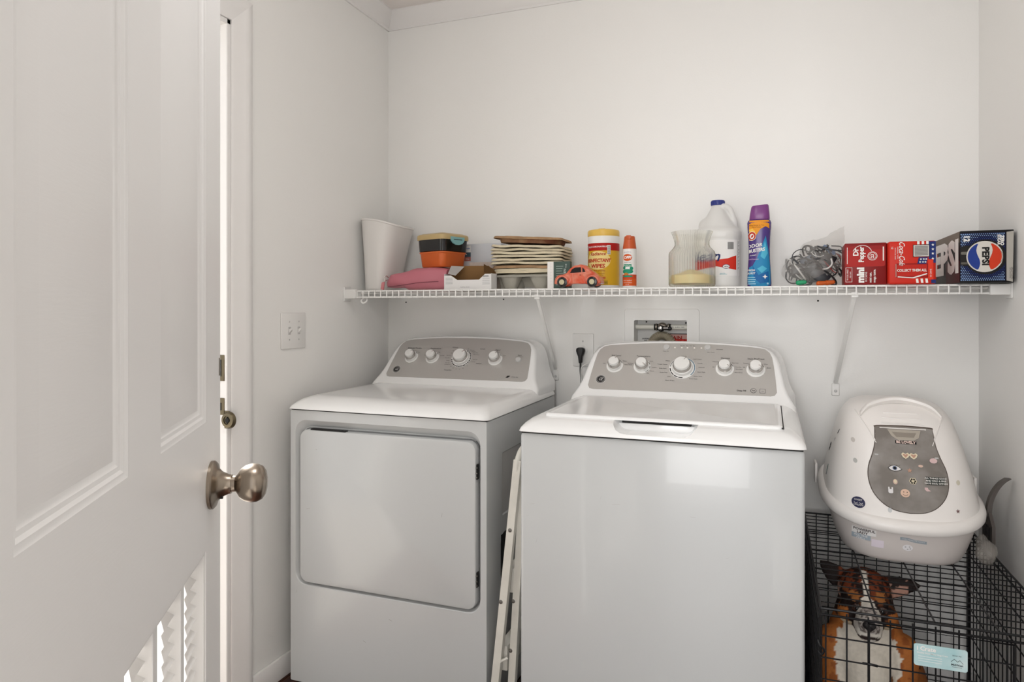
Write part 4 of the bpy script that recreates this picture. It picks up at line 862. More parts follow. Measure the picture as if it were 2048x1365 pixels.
P.poly(BL2, [(0.004, 0.100), (0.018, 0.150), (0.026, 0.110), (0.016, 0.090)], L=3); P.poly(BL3, [(-0.02, 0.070), (-0.002, 0.040), (0.028, 0.052), (0.030, 0.018), (0.004, 0.012), (-0.016, 0.030)], L=3); P.poly(BL2, [(-0.006, 0.060), (0.010, 0.070), (0.024, 0.060), (0.008, 0.046)], L=4)
P.disc(ink((236, 224, 196)), -0.022, 0.166, 0.0130, 0.0148, L=3); P.disc(ink((188, 52, 34)), -0.022, 0.166, 0.0115, 0.013, L=4); P.disc(INKW, -0.022, 0.165, 0.007, 0.0085, L=5); P.poly(ink((188, 52, 34)), [(-0.026, 0.160), (-0.019, 0.162), (-0.017, 0.171), (-0.023, 0.168)], L=6)
P.text(ink((120, 66, 30)), 'More Power to You', -0.008, 0.200, 0.0055, L=3); P.text(ink((120, 66, 30)), 'More Power', -0.008, 0.194, 0.0055, L=3)
P.text(INKW, 'ODOR', -0.014, 0.134, 0.0155, L=5, shear=0.2, bold=0.02, rot=8); P.text(INKW, 'BUSTERS', -0.008, 0.119, 0.0150, L=5, shear=0.2, bold=0.03, rot=8, sx=0.85); P.text(INKW, 'in-wash', -0.018, 0.104, 0.0065, L=5, rot=6); P.text(ink((226, 190, 220)), 'scent booster', -0.018, 0.091, 0.006, L=5)
P.text(INKW, 'FRESH', -0.024, 0.055, 0.0085, L=5, bold=0.02); P.text(INKW, 'BURST', -0.024, 0.045, 0.0085, L=5, bold=0.02)
for k in range(4): P.rect(ink((170, 214, 232)), -0.036, 0.010+k*0.007, -0.010-0.002*(k % 2), 0.0125+k*0.007, L=5)
P.star(INKW, 0.018, 0.034, 0.008, L=6, k=4); P.disc(ink((180, 210, 230)), 0.026, 0.012, 0.003, L=6)
P.build('printed_label', bt, fn, step=0.005)

# ---- clear bag of cables
BX, BY = 0.128, 2.36
t = thing('cable_bag', 'clear plastic zip bag stuffed with tangled cables and electronics', 'bag', (BX, BY, S0))
bm = NB(); ellip(bm, (-0.005, 0, 0.052), (0.084, 0.060, 0.052), u=28, v=20); ellip(bm, (0.02, 0.01, 0.095), (0.066, 0.050, 0.058), u=28, v=20); ellip(bm, (-0.055, 0, 0.055), (0.035, 0.055, 0.040))
capsule(bm, (0.045, 0.01, 0.11), (0.088, 0.012, 0.190), 0.045, 0.004)
bm = remesh(bm, 0.006, 6)
for v in bm.verts:
    v.co += v.normal*(0.010*noise.noise(v.co*16)+0.006*noise.noise(v.co*45)+0.003*noise.noise(v.co*90)); v.co.z = max(v.co.z, 0.001)
m = mat('clear_film', (214, 210, 204), 0.10, spec=1.0); nt = m.node_tree; b = nt.nodes['Principled BSDF']; b.inputs['Alpha'].default_value = 0.22
obj('plastic_bag', bm, m, t, smooth=35)
rng = random.Random(11)
def inside():
    while True:
        p = Vector((rng.uniform(-0.078, 0.078), rng.uniform(-0.045, 0.045), rng.uniform(0.008, 0.125)))
        if ((p.x+0.005)/0.075)**2+(p.y/0.045)**2+((p.z-0.052)/0.045)**2 < 1 or ((p.x-0.02)/0.056)**2+((p.y-0.01)/0.04)**2+((p.z-0.095)/0.045)**2 < 1: return p
cols_ = [((24, 24, 26), 20), ((218, 216, 212), 9), ((60, 62, 66), 12), ((60, 84, 120), 4), ((150, 40, 36), 3)]
for col, nn in cols_:
    for _ in range(nn):
        c = inside(); r = rng.uniform(0.018, 0.042); ax = Matrix.Rotation(rng.uniform(0, PI), 3, 'Z') @ Matrix.Rotation(rng.uniform(0.3, 1.6), 3, 'X'); pts = []
        for k in range(9):
            a = k*0.85; p = c+ax @ Vector((r*math.cos(a), r*math.sin(a), 0.004*k-0.01))
            p.x = max(-0.080, min(0.080, p.x)); p.y = max(-0.045, min(0.045, p.y)); p.z = max(0.006, min(0.13, p.z)); pts.append(p)
        bm = NB(); tube(bm, smoothpts(pts, 4), rng.uniform(0.0014, 0.0032), 6); obj('cable', bm, mat('cable_%d' % col[0], col, 0.4), t)
for c, s, col in (((-0.045, -0.02, 0.055), (0.020, 0.010, 0.030), (30, 30, 32)), ((0.01, -0.030, 0.040), (0.036, 0.014, 0.032), (30, 32, 38)), ((0.035, -0.02, 0.075), (0.022, 0.014, 0.046), (24, 24, 26)), ((-0.01, 0.01, 0.09), (0.030, 0.014, 0.018), (70, 84, 104)), ((0.045, 0.0, 0.115), (0.022, 0.01, 0.012), (80, 110, 150)), ((-0.03, 0.01, 0.03), (0.03, 0.02, 0.015), (60, 62, 66))):
    bm = NB(); box(bm, -s[0], s[0], -s[1], s[1], -s[2]*0.6, s[2]*0.6, 0.003, 2); bmesh.ops.rotate(bm, cent=(0, 0, 0), matrix=Matrix.Rotation(rng.uniform(-0.8, 0.8), 3, 'Y'), verts=bm.verts); obj('adapter', bm, mat('adapter_%d' % col[2], col, 0.35), t, loc=c)
for x, y, z, col in ((0.045, -0.045, 0.011, (206, 92, 26)), (0.022, -0.048, 0.009, (206, 92, 26)), (-0.036, -0.045, 0.012, (44, 160, 110))):
    bm = NB(); capsule(bm, (-0.009, 0, 0), (0.009, 0, 0.002), 0.008, 0.006); obj('earplug', bm, mat('soft_%d' % col[0], col, 0.5), t, loc=(x, y, z))

# ---- soda cartons
def can_print(P, m, y): pass
t = thing('dark_red_soda_box', 'dark red mini can soda carton right of the bag of cables', 'soda box', (0.2555, 2.190, S0), math.radians(-2))
bm = NB(); box(bm, -0.054, 0.054, 0, 0.13, 0, 0.120, 0.003, 2); cb = obj('carton', bm, mat('dark_red_card', (132, 24, 24), 0.4, spec=0.25, var=0.08, vscale=4), t)
P = Print(); DR = ink((168, 34, 30))
P.rect(DR, -0.050, 0.052, 0.050, 0.112, r=0.006); P.rect(ink((148, 28, 26)), -0.050, 0.100, 0.050, 0.112, L=2, r=0.003)
P.rect(INKW, -0.0475, 0.060, -0.0460, 0.108, L=3); P.rect(INKW, 0.0440, 0.068, 0.0470, 0.108, L=3)
# emblem and lettering turned a quarter
P.disc(INKW, 0.018, 0.082, 0.0125, L=4, n=30); P.disc(DR, 0.018, 0.082, 0.0112, L=5, n=30); P.arc(INKW, 0.018, 0.082, 0.0085, 0.0095, 0, 360, L=6, n=24); P.text(INKW, '23', 0.018, 0.082, 0.0115, L=6, rot=90, bold=0.03)
P.arc(INKW, -0.008, 0.088, 0.0245, 0.0258, 20, 160, L=4, n=20)
P.text(INKW, 'Dr', -0.024, 0.094, 0.019, L=5, rot=90, bold=0.03); P.text(INKW, 'Pepper', -0.010, 0.087, 0.019, L=5, rot=90, bold=0.03, sx=0.82)
P.text(INKW, 'mini', -0.012, 0.028, 0.026, L=4, rot=90, bold=0.05); P.text(INKW, '10 CANS', 0.002, 0.022, 0.0075, L=4, rot=90); P.text(INKW, 'mini can.', 0.013, 0.021, 0.0085, L=4, rot=90, bold=0.02); P.text(INKW, 'mega taste.', 0.023, 0.025, 0.0085, L=4, rot=90, bold=0.02)
P.rect(INKW, -0.051, 0.008, -0.034, 0.050, L=3); P.rect(ink((140, 26, 24)), -0.050, 0.009, -0.035, 0.049, L=4); P.text(INKW, '90 CALORIES', -0.0455, 0.029, 0.0055, L=5, rot=90); P.text(INKW, 'PER CAN', -0.0385, 0.029, 0.0045, L=5, rot=90)
P.build('printed_front', cb, front(0, 0, 0))
t = thing('bright_red_soda_box', 'bright red mini can soda carton with a stars and stripes edge', 'soda box', (0.370, 2.172, S0), math.radians(2))
bm = NB(); box(bm, -0.0585, 0.0585, 0, 0.13, 0, 0.120, 0.005, 3); cb = obj('carton', bm, mat('bright_red_card', (206, 44, 28), 0.4, spec=0.25, var=0.06, vscale=4), t)
NB_ = ink((34, 50, 110)); P = Print()
P.rect(NB_, 0.040, 0.058, 0.0575, 0.118, L=1)
for y in (0.108, 0.096, 0.084, 0.070): P.star(INKW, 0.050, y, 0.004, L=2)
for k in range(3): P.poly(INKW, [(0.012+k*0.011, 0.110), (0.018+k*0.011, 0.110), (0.018+k*0.011, 0.119), (0.012+k*0.011, 0.119)], L=2); P.poly(INKW, [(0.010+k*0.0115, 0.003), (0.016+k*0.0115, 0.003), (0.0145+k*0.0115, 0.015), (0.0085+k*0.0115, 0.015)], L=2)
P.rect(INKK, 0.0015, 0.075, 0.042, 0.1095, L=3); P.rect(ink((214, 210, 204)), 0.0030, 0.0765, 0.0405, 0.108, L=4)
for k in range(17): P.rect(ink((90, 88, 86)), 0.0055, 0.079+k*0.0016, 0.038, 0.0798+k*0.0016, L=5)
P.poly(NB_, [(0.012, 0.056), (0.034, 0.056), (0.038, 0.074), (0.016, 0.074)], L=3)
for x, y in ((0.019, 0.061), (0.026, 0.061), (0.032, 0.061), (0.021, 0.069), (0.028, 0.069), (0.034, 0.069)): P.star(INKW, x, y, 0.0032, L=4)
P.text(INKW, 'Coca-Cola', -0.026, 0.086, 0.020, L=3, rot=-90, shear=0.45, bold=0.01, sx=0.78); P.text(INKW, 'ORIGINAL TASTE', -0.036, 0.088, 0.0045, L=3, rot=-90); P.text(INKW, '10-7.5 FL OZ CANS', -0.042, 0.086, 0.0040, L=3, rot=-90)
P.rect(ink((150, 26, 22)), -0.042, 0.018, 0.040, 0.058, L=2, r=0.005); P.rect(ink((190, 42, 32)), -0.038, 0.022, 0.036, 0.054, L=3, r=0.002); P.rect(ink((206, 170, 160)), -0.041, 0.020, -0.0395, 0.056, L=4)
P.poly(INKW, [(-0.036, 0.022), (0.0, 0.0185), (0.036, 0.030), (0.036, 0.027), (0.004, 0.016), (-0.036, 0.019)], L=5)
P.text(INKW, 'COLLECT THEM ALL', -0.001, 0.038, 0.0100, L=6, bold=0.03, sx=0.80)
P.rect(ink((222, 62, 40)), 0.0385, 0.012, 0.0510, 0.068, L=4); P.text(INKW, '10 CANS', 0.045, 0.030, 0.006, L=5, rot=90); P.rect(NB_, 0.046, 0.002, 0.0575, 0.012, L=3); P.text(INKW, '10', -0.050, 0.102, 0.008, L=3, rot=-90)
P.build('printed_front', cb, front(0, 0, 0))
t = thing('black_soda_box', 'long black and blue cola twelve pack carton at the right end of the shelf', 'soda box', (0.538, 2.142, S0))
bm = NB(); box(bm, -0.061, 0.061, 0, 0.335, 0, 0.140, 0.002, 2); cb = obj('carton', bm, mat('black_card', (16, 15, 17), 0.4, spec=0.25), t)
BB = ink((40, 72, 150)); LB = ink((150, 182, 226)); SV = ink((176, 172, 164)); CR = ink((214, 210, 202))
P = Print(); P.rect(ink((17, 21, 54)), -0.060, 0.006, 0.042, 0.134, L=1)
sp = 0.0046; 
for j in range(29):
    for i in range(24):
        x = -0.058+i*sp+(sp/2 if j % 2 else 0); y = 0.008+j*sp*0.95
        if x > 0.040 or y > 0.132: continue
        d = math.hypot(x+0.003, y-0.069)
        if d < 0.046: continue
        q = min(1, (d-0.044)/0.03); P.disc(LB if q > 0.35 else BB, x, y, sp*(0.18+0.17*q), L=2, n=6)
P.disc(INKK, -0.003, 0.069, 0.0465, L=2, n=32)
P.rect(ink((34, 32, 30)), -0.060, 0.046, 0.036, 0.100, L=3, r=0.008); P.rect(ink((110, 108, 100)), -0.059, 0.076, 0.034, 0.084, L=4, r=0.003); P.rect(ink((96, 92, 84)), -0.059, 0.050, 0.034, 0.056, L=4, r=0.002)
P.disc(CR, -0.005, 0.070, 0.0415, L=5, n=44)
def cap_(cx, cy, R, x0, x1, sgn):
    out = []
    for k in range(13):
        a = math.radians(-62+124*k/12); x = cx+sgn*R*math.cos(a); out.append((x, cy+R*math.sin(a)))
    yt, yb = out[-1][1], out[0][1]
    for k in range(9):
        q = k/8; out.append((cx+sgn*(x0+0.0045*math.sin(2*PI*q)), yt+(yb-yt)*q))
    return out
RB = ink((206, 62, 34)); PB = ink((38, 62, 140))
P.poly(PB, list(reversed(cap_(-0.005, 0.070, 0.0385, 0.0145, 0, -1))), L=6); P.poly(RB, cap_(-0.005, 0.070, 0.0385, 0.0135, 0, 1), L=6)
P.text(INKK, 'PEPSI', -0.0035, 0.071, 0.0215, L=7, rot=-90, bold=0.045, sx=1.03)
P.text(INKW, '12', -0.046, 0.119, 0.017, L=6, rot=-90, bold=0.05); P.text(INKW, 'CANS', -0.053, 0.117, 0.005, L=6, rot=-90); P.text(INKW, 'ZERO', 0.034, 0.112, 0.0105, L=6, rot=-90, bold=0.05); P.text(INKW, 'SUGAR', 0.0265, 0.114, 0.0085, L=6, rot=-90, bold=0.04)
P.poly(SV, [(0.044, 0.006), (0.058, 0.002), (0.060, 0.136), (0.044, 0.134)], L=2); P.text(INKK, '12 FL OZ CANS', 0.052, 0.026, 0.0042, L=3, rot=-90); P.text(INKK, 'GREAT TASTE', 0.056, 0.026, 0.005, L=3, rot=-90)
P.arc(INKW, 0.012, 0.069, 0.0235, 0.0245, -55, 55, L=5, n=14)
P.build('printed_front', cb, front(0, 0, 0))
P = Print(); P.poly(ink((110, 98, 84)), [(0.002, 0.139), (0.333, 0.139), (0.333, 0.110), (0.10, 0.112), (0.002, 0.118)], L=1) ; P.rect(ink((70, 18, 24)), 0.18, 0.002, 0.334, 0.060, L=1)
P.text(INKW, 'PEPSI', 0.328, 0.070, 0.118, L=3, bold=0.055, sx=1.45, align='RIGHT'); P.disc(RB, 0.045, 0.070, 0.040, 0.052, L=2)
P.build('printed_side', cb, lambda u, v, d: Vector((-0.061-d, 0.335-u, v)))
# ================================================================ CRATE, DOG, LITTER BOX
CX0, CX1, CY0, CY1, CZ = 0.106, 0.566, 1.672, 2.435, 0.540
BW = mat('black_wire', (24, 24, 26), 0.35, metal=0.3, bump=0.05)
cr = thing('dog_crate', 'black wire dog crate with the dog inside, between washer and right wall', 'crate', (0, 0, 0))
def wires(name, base_pts, r, shifts, parent, n=6):
    bm = NB(); tube(bm, base_pts, r, n); o0 = obj(name, bm, BW, parent)
    for i, s in enumerate(shifts):
        o = o0 if i == 0 else o0.copy()
        if i: C.objects.link(o); o.parent = parent
        o.location = s
    return o0
r = 0.0015
nx = 21; dy = (CY1-CY0)/nx
wires('top_wire', [(CX0, 0, 0), (CX1, 0, 0)], r, [(0, CY0+i*dy, CZ) for i in range(1, nx)], cr)
wires('top_rod', [(0, CY0, 0), (0, CY1, 0)], 0.0020, [(x, 0, CZ+0.003) for x in (0.214, 0.327, 0.442)], cr)
pz = 0.0425; kx = [CX0+0.010+i*0.0425 for i in range(11)]
wires('front_wire', [(0, CY0, 0.03), (0, CY0, CZ-0.006)], 0.0018, [(x, 0, 0) for x in kx], cr)
wires('front_rod', [(CX0, CY0-0.003, 0), (CX1, CY0-0.003, 0)], 0.0018, [(0, 0, CZ-0.012-i*0.048) for i in range(10)], cr)
wires('back_wire', [(0, CY1, 0.03), (0, CY1, CZ)], r, [(CX0+0.035*i, 0, 0) for i in range(14)], cr)
wires('back_rod', [(CX0, CY1, 0), (CX1, CY1, 0)], r, [(0, 0, 0.06+i*0.06) for i in range(8)], cr)
for x in (CX0, CX1):
    wires('side_wire', [(x, 0, 0.03), (x, 0, CZ)], r, [(0, CY0+0.034*i, 0) for i in range(23)], cr)
    wires('side_rod', [(x, CY0, 0), (x, CY1, 0)], 0.0020, [(0, 0, z) for z in (0.06, 0.14, 0.22, 0.30, 0.38, 0.46)], cr)
# frame: rim rods and corner posts
for a, b in (((CX0, CY0, CZ), (CX1, CY0, CZ)), ((CX0, CY1, CZ), (CX1, CY1, CZ)), ((CX0, CY0, CZ), (CX0, CY1, CZ)), ((CX1, CY0, CZ), (CX1, CY1, CZ)), ((CX0, CY0, CZ-0.014), (CX1, CY0, CZ-0.014)), ((CX0-0.004, CY0, CZ-0.02), (CX0-0.004, CY1, CZ-0.02)), ((CX1, CY0, CZ-0.02), (CX1, CY1, CZ-0.02))):
    bm = NB(); tube(bm, [a, b], 0.0028, 8); obj('rim_rod', bm, BW, cr)
for x in (CX0, CX1):
    for y in (CY0, CY1):
        bm = NB(); tube(bm, [(x, y, 0.02), (x, y, CZ)], 0.0032, 8); obj('corner_post', bm, BW, cr)
# door of the crate: thicker uprights, latch
dr = NB(); x0, x1 = CX0+0.095, CX0+0.36
tube(dr, [(x0, CY0-0.006, 0.05), (x0, CY0-0.006, CZ-0.018), (x1, CY0-0.006, CZ-0.018), (x1, CY0-0.006, 0.05)], 0.0030, 8); obj('crate_door', dr, BW, cr)
bm = NB(); tube(bm, smoothpts([(x0-0.012, CY0-0.008, 0.435), (x0+0.004, CY0-0.014, 0.438), (x0+0.016, CY0-0.008, 0.434)], 5), 0.0028, 8); obj('latch', bm, BW, cr)
bm = NB(); tube(bm, smoothpts([(CX0-0.006, CY0-0.006, 0.47), (CX0-0.002, CY0-0.014, 0.462), (CX0+0.006, CY0-0.010, 0.452), (CX0+0.002, CY0-0.008, 0.440), (CX0-0.006, CY0-0.006, 0.446)], 5), 0.0022, 8); obj('corner_hook', bm, BW, cr)
bm = NB(); box(bm, CX0+0.005, CX1-0.005, CY0+0.01, CY1-0.01, 0.012, 0.016); box(bm, CX0+0.005, CX0+0.009, CY0+0.01, CY1-0.01, 0.012, 0.045); box(bm, CX1-0.009, CX1-0.005, CY0+0.01, CY1-0.01, 0.012, 0.045); box(bm, CX0+0.005, CX1-0.005, CY0+0.01, CY0+0.014, 0.012, 0.04)
obj('floor_pan', bm, mat('black_pan', (30, 30, 32), 0.5), cr)
for x in (CX0+0.02, CX1-0.02):
    bm = NB(); box(bm, x-0.01, x+0.01, CY0+0.02, CY1-0.02, 0.0, 0.012); obj('runner', bm, BLKP, cr)
# plate
LX0, LX1, LZ0, LZ1 = 0.288, 0.378, 0.442, 0.488
bm = NB(); R_ = rr2(0, 0.098, 0, 0.046, 0.005); loft(bm, [[Vector((x, 0.0, z)) for x, z in R_], [Vector((x, -0.002, z)) for x, z in R_]]); fixn(bm)
pl = obj('name_plate', bm, mat('plate_pale_cyan', (214, 228, 228), 0.35, rgb2=(160, 204, 208), vscale=9), cr, loc=(0.2865, CY0-0.0062, 0.4505))
P = Print(); P.text(INKW, 'i Crate', 0.023, 0.037, 0.0125, bold=0.03); P.text(INKW, 'Double Door Metal Dog Crate', 0.034, 0.028, 0.0045, bold=0.02)
for k in range(3): P.rect(ink((222, 232, 232)), 0.008, 0.010+k*0.005, 0.052, 0.0115+k*0.005)
GK = ink((70, 80, 84))
for a, b in (((0.068, 0.018), (0.074, 0.024)), ((0.074, 0.024), (0.080, 0.019)), ((0.080, 0.019), (0.084, 0.023)), ((0.084, 0.023), (0.090, 0.016))): P.poly(GK, [a, b, (b[0], b[1]+0.0012), (a[0], a[1]+0.0012)])
P.text(GK, 'MidWest', 0.079, 0.013, 0.0058, bold=0.02); P.text(GK, 'SINCE 1921', 0.079, 0.032, 0.0035); P.rect(GK, 0.070, 0.008, 0.088, 0.0086)
P.build('lettering', pl, front(0, -0.002, 0))

# ---- the dog, sitting and looking out
dog = thing('dog', 'brown and black dog with a white chest and blaze sitting inside the wire crate', 'dog', (0.24, 2.06, 0.02))
o0 = Vector((0.24, 2.06, 0.02)); bm = NB()
def E_(c, r_, rx=0, ry=0, rz=0): ellip(bm, Vector(c)-o0, r_, (Matrix.Rotation(rz, 3, 'Z') @ Matrix.Rotation(ry, 3, 'Y') @ Matrix.Rotation(rx, 3, 'X')), 22, 16)
def K_(a, b, ra, rb): capsule(bm, Vector(a)-o0, Vector(b)-o0, ra, rb)
# head
E_((0.236, 2.045, 0.452), (0.066, 0.072, 0.054), rx=0.35)          # skull
E_((0.236, 2.01, 0.432), (0.060, 0.055, 0.045))                    # brow and cheeks
E_((0.196, 2.00, 0.410), (0.030, 0.036, 0.032)); E_((0.280, 2.00, 0.410), (0.030, 0.036, 0.032))   # cheeks
K_((0.237, 1.985, 0.428), (0.230, 1.905, 0.424), 0.034, 0.024)     # muzzle bridge
K_((0.226, 1.985, 0.400), (0.224, 1.912, 0.400), 0.030, 0.022); K_((0.246, 1.985, 0.400), (0.238, 1.912, 0.400), 0.030, 0.022)   # lips
E_((0.231, 1.925, 0.385), (0.020, 0.030, 0.012))                   # chin
E_((0.210, 1.975, 0.452), (0.018, 0.014, 0.010)); E_((0.268, 1.975, 0.450), (0.018, 0.014, 0.010))  # brows
# neck, chest, trunk
K_((0.240, 2.06, 0.42), (0.245, 2.10, 0.31), 0.068, 0.095)
E_((0.245, 2.08, 0.27), (0.098, 0.095, 0.115)); E_((0.245, 2.03, 0.245), (0.062, 0.06, 0.095))
K_((0.250, 2.12, 0.27), (0.27, 2.29, 0.17), 0.10, 0.105)
# front legs
for x in (0.165, 0.325):
    K_((x, 2.06, 0.30), (x+(0.0 if x < 0.2 else -0.004), 2.03, 0.17), 0.046, 0.030); K_((x, 2.03, 0.17), (x, 2.015, 0.07), 0.029, 0.021); K_((x, 2.015, 0.07), (x, 1.985, 0.042), 0.024, 0.022)
    for k in (-1, 0, 1): E_((x+k*0.013, 1.965, 0.037), (0.010, 0.020, 0.013))
# haunches
for x, s in ((0.175, -1), (0.365, 1)):
    E_((x, 2.24, 0.13), (0.055, 0.095, 0.095)); K_((x+s*0.01, 2.16, 0.06), (x+s*0.012, 2.05, 0.040), 0.026, 0.022)
    E_((x+s*0.012, 2.03, 0.038), (0.026, 0.034, 0.016))
K_((0.27, 2.37, 0.10), (0.36, 2.38, 0.04), 0.022, 0.012)
# ears: leaf shapes
def ear(base, tip, w, dirn):
    b = Vector(base)-o0; t_ = Vector(tip)-o0; n_ = 7; L_ = (t_-b); side_ = L_.cross(Vector(dirn)).normalized(); nn = side_.cross(L_).normalized(); R__ = []
    for k in range(n_+1):
        q = k/n_; ww = w*(1-q**1.6)*(0.85+0.5*q)+0.003; p = b+L_*q
        R__.append([p+side_*ww*math.cos(2*PI*j/14)+nn*max(0.006*(1-q)+0.0035, 0.0035)*math.sin(2*PI*j/14) for j in range(14)])
    loft(bm, R__)
ear((0.185, 2.075, 0.462), (0.128, 2.085, 0.508), 0.030, (0, -1, 0.1)); ear((0.290, 2.070, 0.462), (0.372, 2.06, 0.480), 0.030, (0, -1, 0.3))
bm = remesh(bm, 0.0042, 4, 0.0008, 120)
cl_ = bm.loops.layers.float_color.new('coat') if hasattr(bm.loops.layers, 'float_color') else bm.loops.layers.color.new('coat')
def coat(p):
    w = p+o0; nz = noise.noise(w*55)*0.5; n2 = noise.noise(w*140); w = w+Vector((noise.noise(w*70), noise.noise(w*70+Vector((9, 0, 0))), noise.noise(w*70+Vector((0, 9, 0)))))*0.006; x = w.x-0.236; out = (44, 26, 20)
    head = w.z > 0.375 and w.y < 2.12
    if head:
        if w.y < 2.03:
            out = (30, 20, 18) if nz > -0.15 else (92, 52, 28)
            if ((abs(x)-0.031)/0.013)**2+((w.z-0.464)/0.008)**2 < 1: out = (160, 102, 54)
            elif w.z > 0.462 and nz > 0.02: out = (120, 66, 34)      # brow spots
            if abs(x) > 0.046 and w.z < 0.428: out = (164, 98, 46)                                   # cheeks
            if abs(x) > 0.036 and w.z < 0.398: out = (196, 178, 150)
        if w.z > 0.470 and abs(x) < 0.06: out = (112, 54, 30) if nz+n2*0.6 > -0.02 else (34, 20, 17) # brindle crown
        bl = 0.0065+0.012*max(0, min(1, (1.985-w.y)/0.05))
        if w.y < 2.045 and abs(x+0.002) < bl and w.z > 0.40: out = (226, 220, 208)                    # blaze
        if w.y < 1.948+0.006*nz: out = (216, 210, 200)
        if w.y < 1.935 and w.z > 0.405 and abs(x+0.004) < 0.022: out = (176, 168, 162) if n2 > -0.1 else (104, 96, 92)
        if w.y < 1.95 and 0.388 < w.z < 0.396: out = (50, 40, 38)
        if abs(x) > 0.062 and w.z > 0.44: out = (34, 26, 24) if w.y > 2.06 or abs(x) > 0.105 else (176, 136, 120)
    else:
        sw_ = noise.noise(Vector((w.z*9, w.y*6, 4.0)))
        if w.y < 2.10 and abs(w.x-0.238-0.012*sw_) < 0.044+0.030*min(1, max(0, (0.40-w.z)/0.09))-0.030*min(1, max(0, (0.24-w.z)/0.12))+0.016*nz+0.014*sw_: out = (222, 214, 200) if noise.noise(w*26) > -0.42 else (128, 88, 56)
        elif w.z < 0.12: out = (214, 204, 188) if w.z < 0.06 else (184, 118, 62)
        elif w.y < 2.12: out = (178, 108, 54) if nz > -0.2 else (150, 86, 42)
        elif w.z > 0.2: out = (62, 36, 26)
        else: out = (160, 98, 52)
    k = 1+0.12*n2
    return tuple(min(1, max(0, c*k)) for c in lin(out)[:3])+(1,)
bm.normal_update()
for f in bm.faces:
    for l in f.loops: l[cl_] = coat(l.vert.co)
FM = mat('fur', (120, 80, 50), 0.7, bump=0.6, bscale=260, spec=0.25); nt = FM.node_tree; at_ = nt.nodes.new('ShaderNodeAttribute'); at_.attribute_name = 'coat'; nt.links.new(at_.outputs['Color'], nt.nodes['Principled BSDF'].inputs['Base Color'])
obj('body', bm, FM, dog, smooth=180)
for x in (0.2085, 0.2665):
    bm = NB(); ellip(bm, (0, 0, 0), (0.0118, 0.0095, 0.0105)); ey = obj('eye', bm, mat('eye_brown', (48, 24, 14), 0.05, coat=1.0), dog, loc=Vector((x, 1.9535, 0.441))-o0)
    bm = NB(); ellip(bm, (0, -0.0078, 0), (0.0055, 0.0028, 0.0055)); obj('pupil', bm, mat('pupil', (8, 8, 8), 0.05), ey)
bm = NB(); ellip(bm, (0, 0, 0), (0.016, 0.010, 0.011)); ellip(bm, (0, -0.002, -0.007), (0.008, 0.008, 0.008))
nb_ = obj('nose', remesh(bm, 0.0018, 3), mat('nose_black', (30, 27, 28), 0.3, bump=0.4, bscale=300), dog, loc=Vector((0.229, 1.885, 0.428))-o0, smooth=180)
for s in (-1, 1):
    bm = NB(); ellip(bm, (s*0.007, -0.0085, -0.001), (0.003, 0.0025, 0.003)); obj('nostril', bm, GAP, nb_)

# ---- litter box on the crate
LB_W = mat('hood_white', (240, 236, 232), 0.32, bump=0.02); LB_G = mat('tray_grey', (218, 211, 207), 0.35, bump=0.03)
lb = thing('litter_box', 'white hooded cat litter box with a grey tray and a smoky flap, on the crate', 'litter box', (0.335, 2.215, CZ+0.0055))
FY = -0.235
rise = lambda x, y: 0.055*(y-FY)/0.46 - 0.012*(1-(x/0.2)**2)*max(0, 1-(y-FY)/0.12)
rz = lambda k: (lambda x, y: k*rise(x, y))
bm = NB(); rings = []
for q, z in ((0.92, 0.0), (0.975, 0.004), (1.0, 0.012)): rings.append(sup(0.0, 0.004, 0.150*q, 0.204*q, 3.0, z, 64))
for i in range(1, 9):
    q = i/8; rings.append(sup(0, 0.004*(1-q), 0.150+0.039*q**0.8, 0.204+0.022*q**0.8, 3.0-0.2*q, 0.012+0.100*q, 64, rz(q)))
loft(bm, rings); fixn(bm); tray = obj('tray', bm, LB_G, lb)
bm = NB(); rings = [sup(0, 0, 0.189+a, 0.227+a, 2.8, z, 64, rz(1)) for a, z in ((0.0, 0.100), (0.008, 0.099), (0.012, 0.104), (0.013, 0.116), (0.010, 0.126), (0.004, 0.131), (-0.006, 0.132))]
loft(bm, rings); fixn(bm); obj('rim', bm, LB_W, lb)
# hood : rings with a sloping front
hood = NB(); rings = []
HP = [(0.128, 0.187, -0.225, 0.224, 1.0), (0.160, 0.182, -0.212, 0.220, 1.0), (0.200, 0.175, -0.194, 0.216, 0.85), (0.240, 0.167, -0.172, 0.212, 0.6), (0.280, 0.158, -0.150, 0.206, 0.4), (0.320, 0.148, -0.126, 0.198, 0.2), (0.350, 0.138, -0.104, 0.188, 0.1), (0.372, 0.127, -0.084, 0.176, 0), (0.388, 0.112, -0.062, 0.160, 0), (0.398, 0.090, -0.040, 0.138, 0), (0.402, 0.060, -0.015, 0.11, 0)]
for z, rx, ya, yb, k in HP: rings.append(sup(0, (ya+yb)/2, rx, (yb-ya)/2, 3.0, z, 72, rz(k*0.9)))
loft(hood, rings, False, True); fixn(hood)
hd = obj('hood', hood, LB_W, lb, smooth=60)
HO = (-0.0, -0.6, 0.0); hfn = onto(hd, (0, -0.30, 0.0), (1, 0, 0), (0, 0, 1), back=0.3, extra=0.0004)
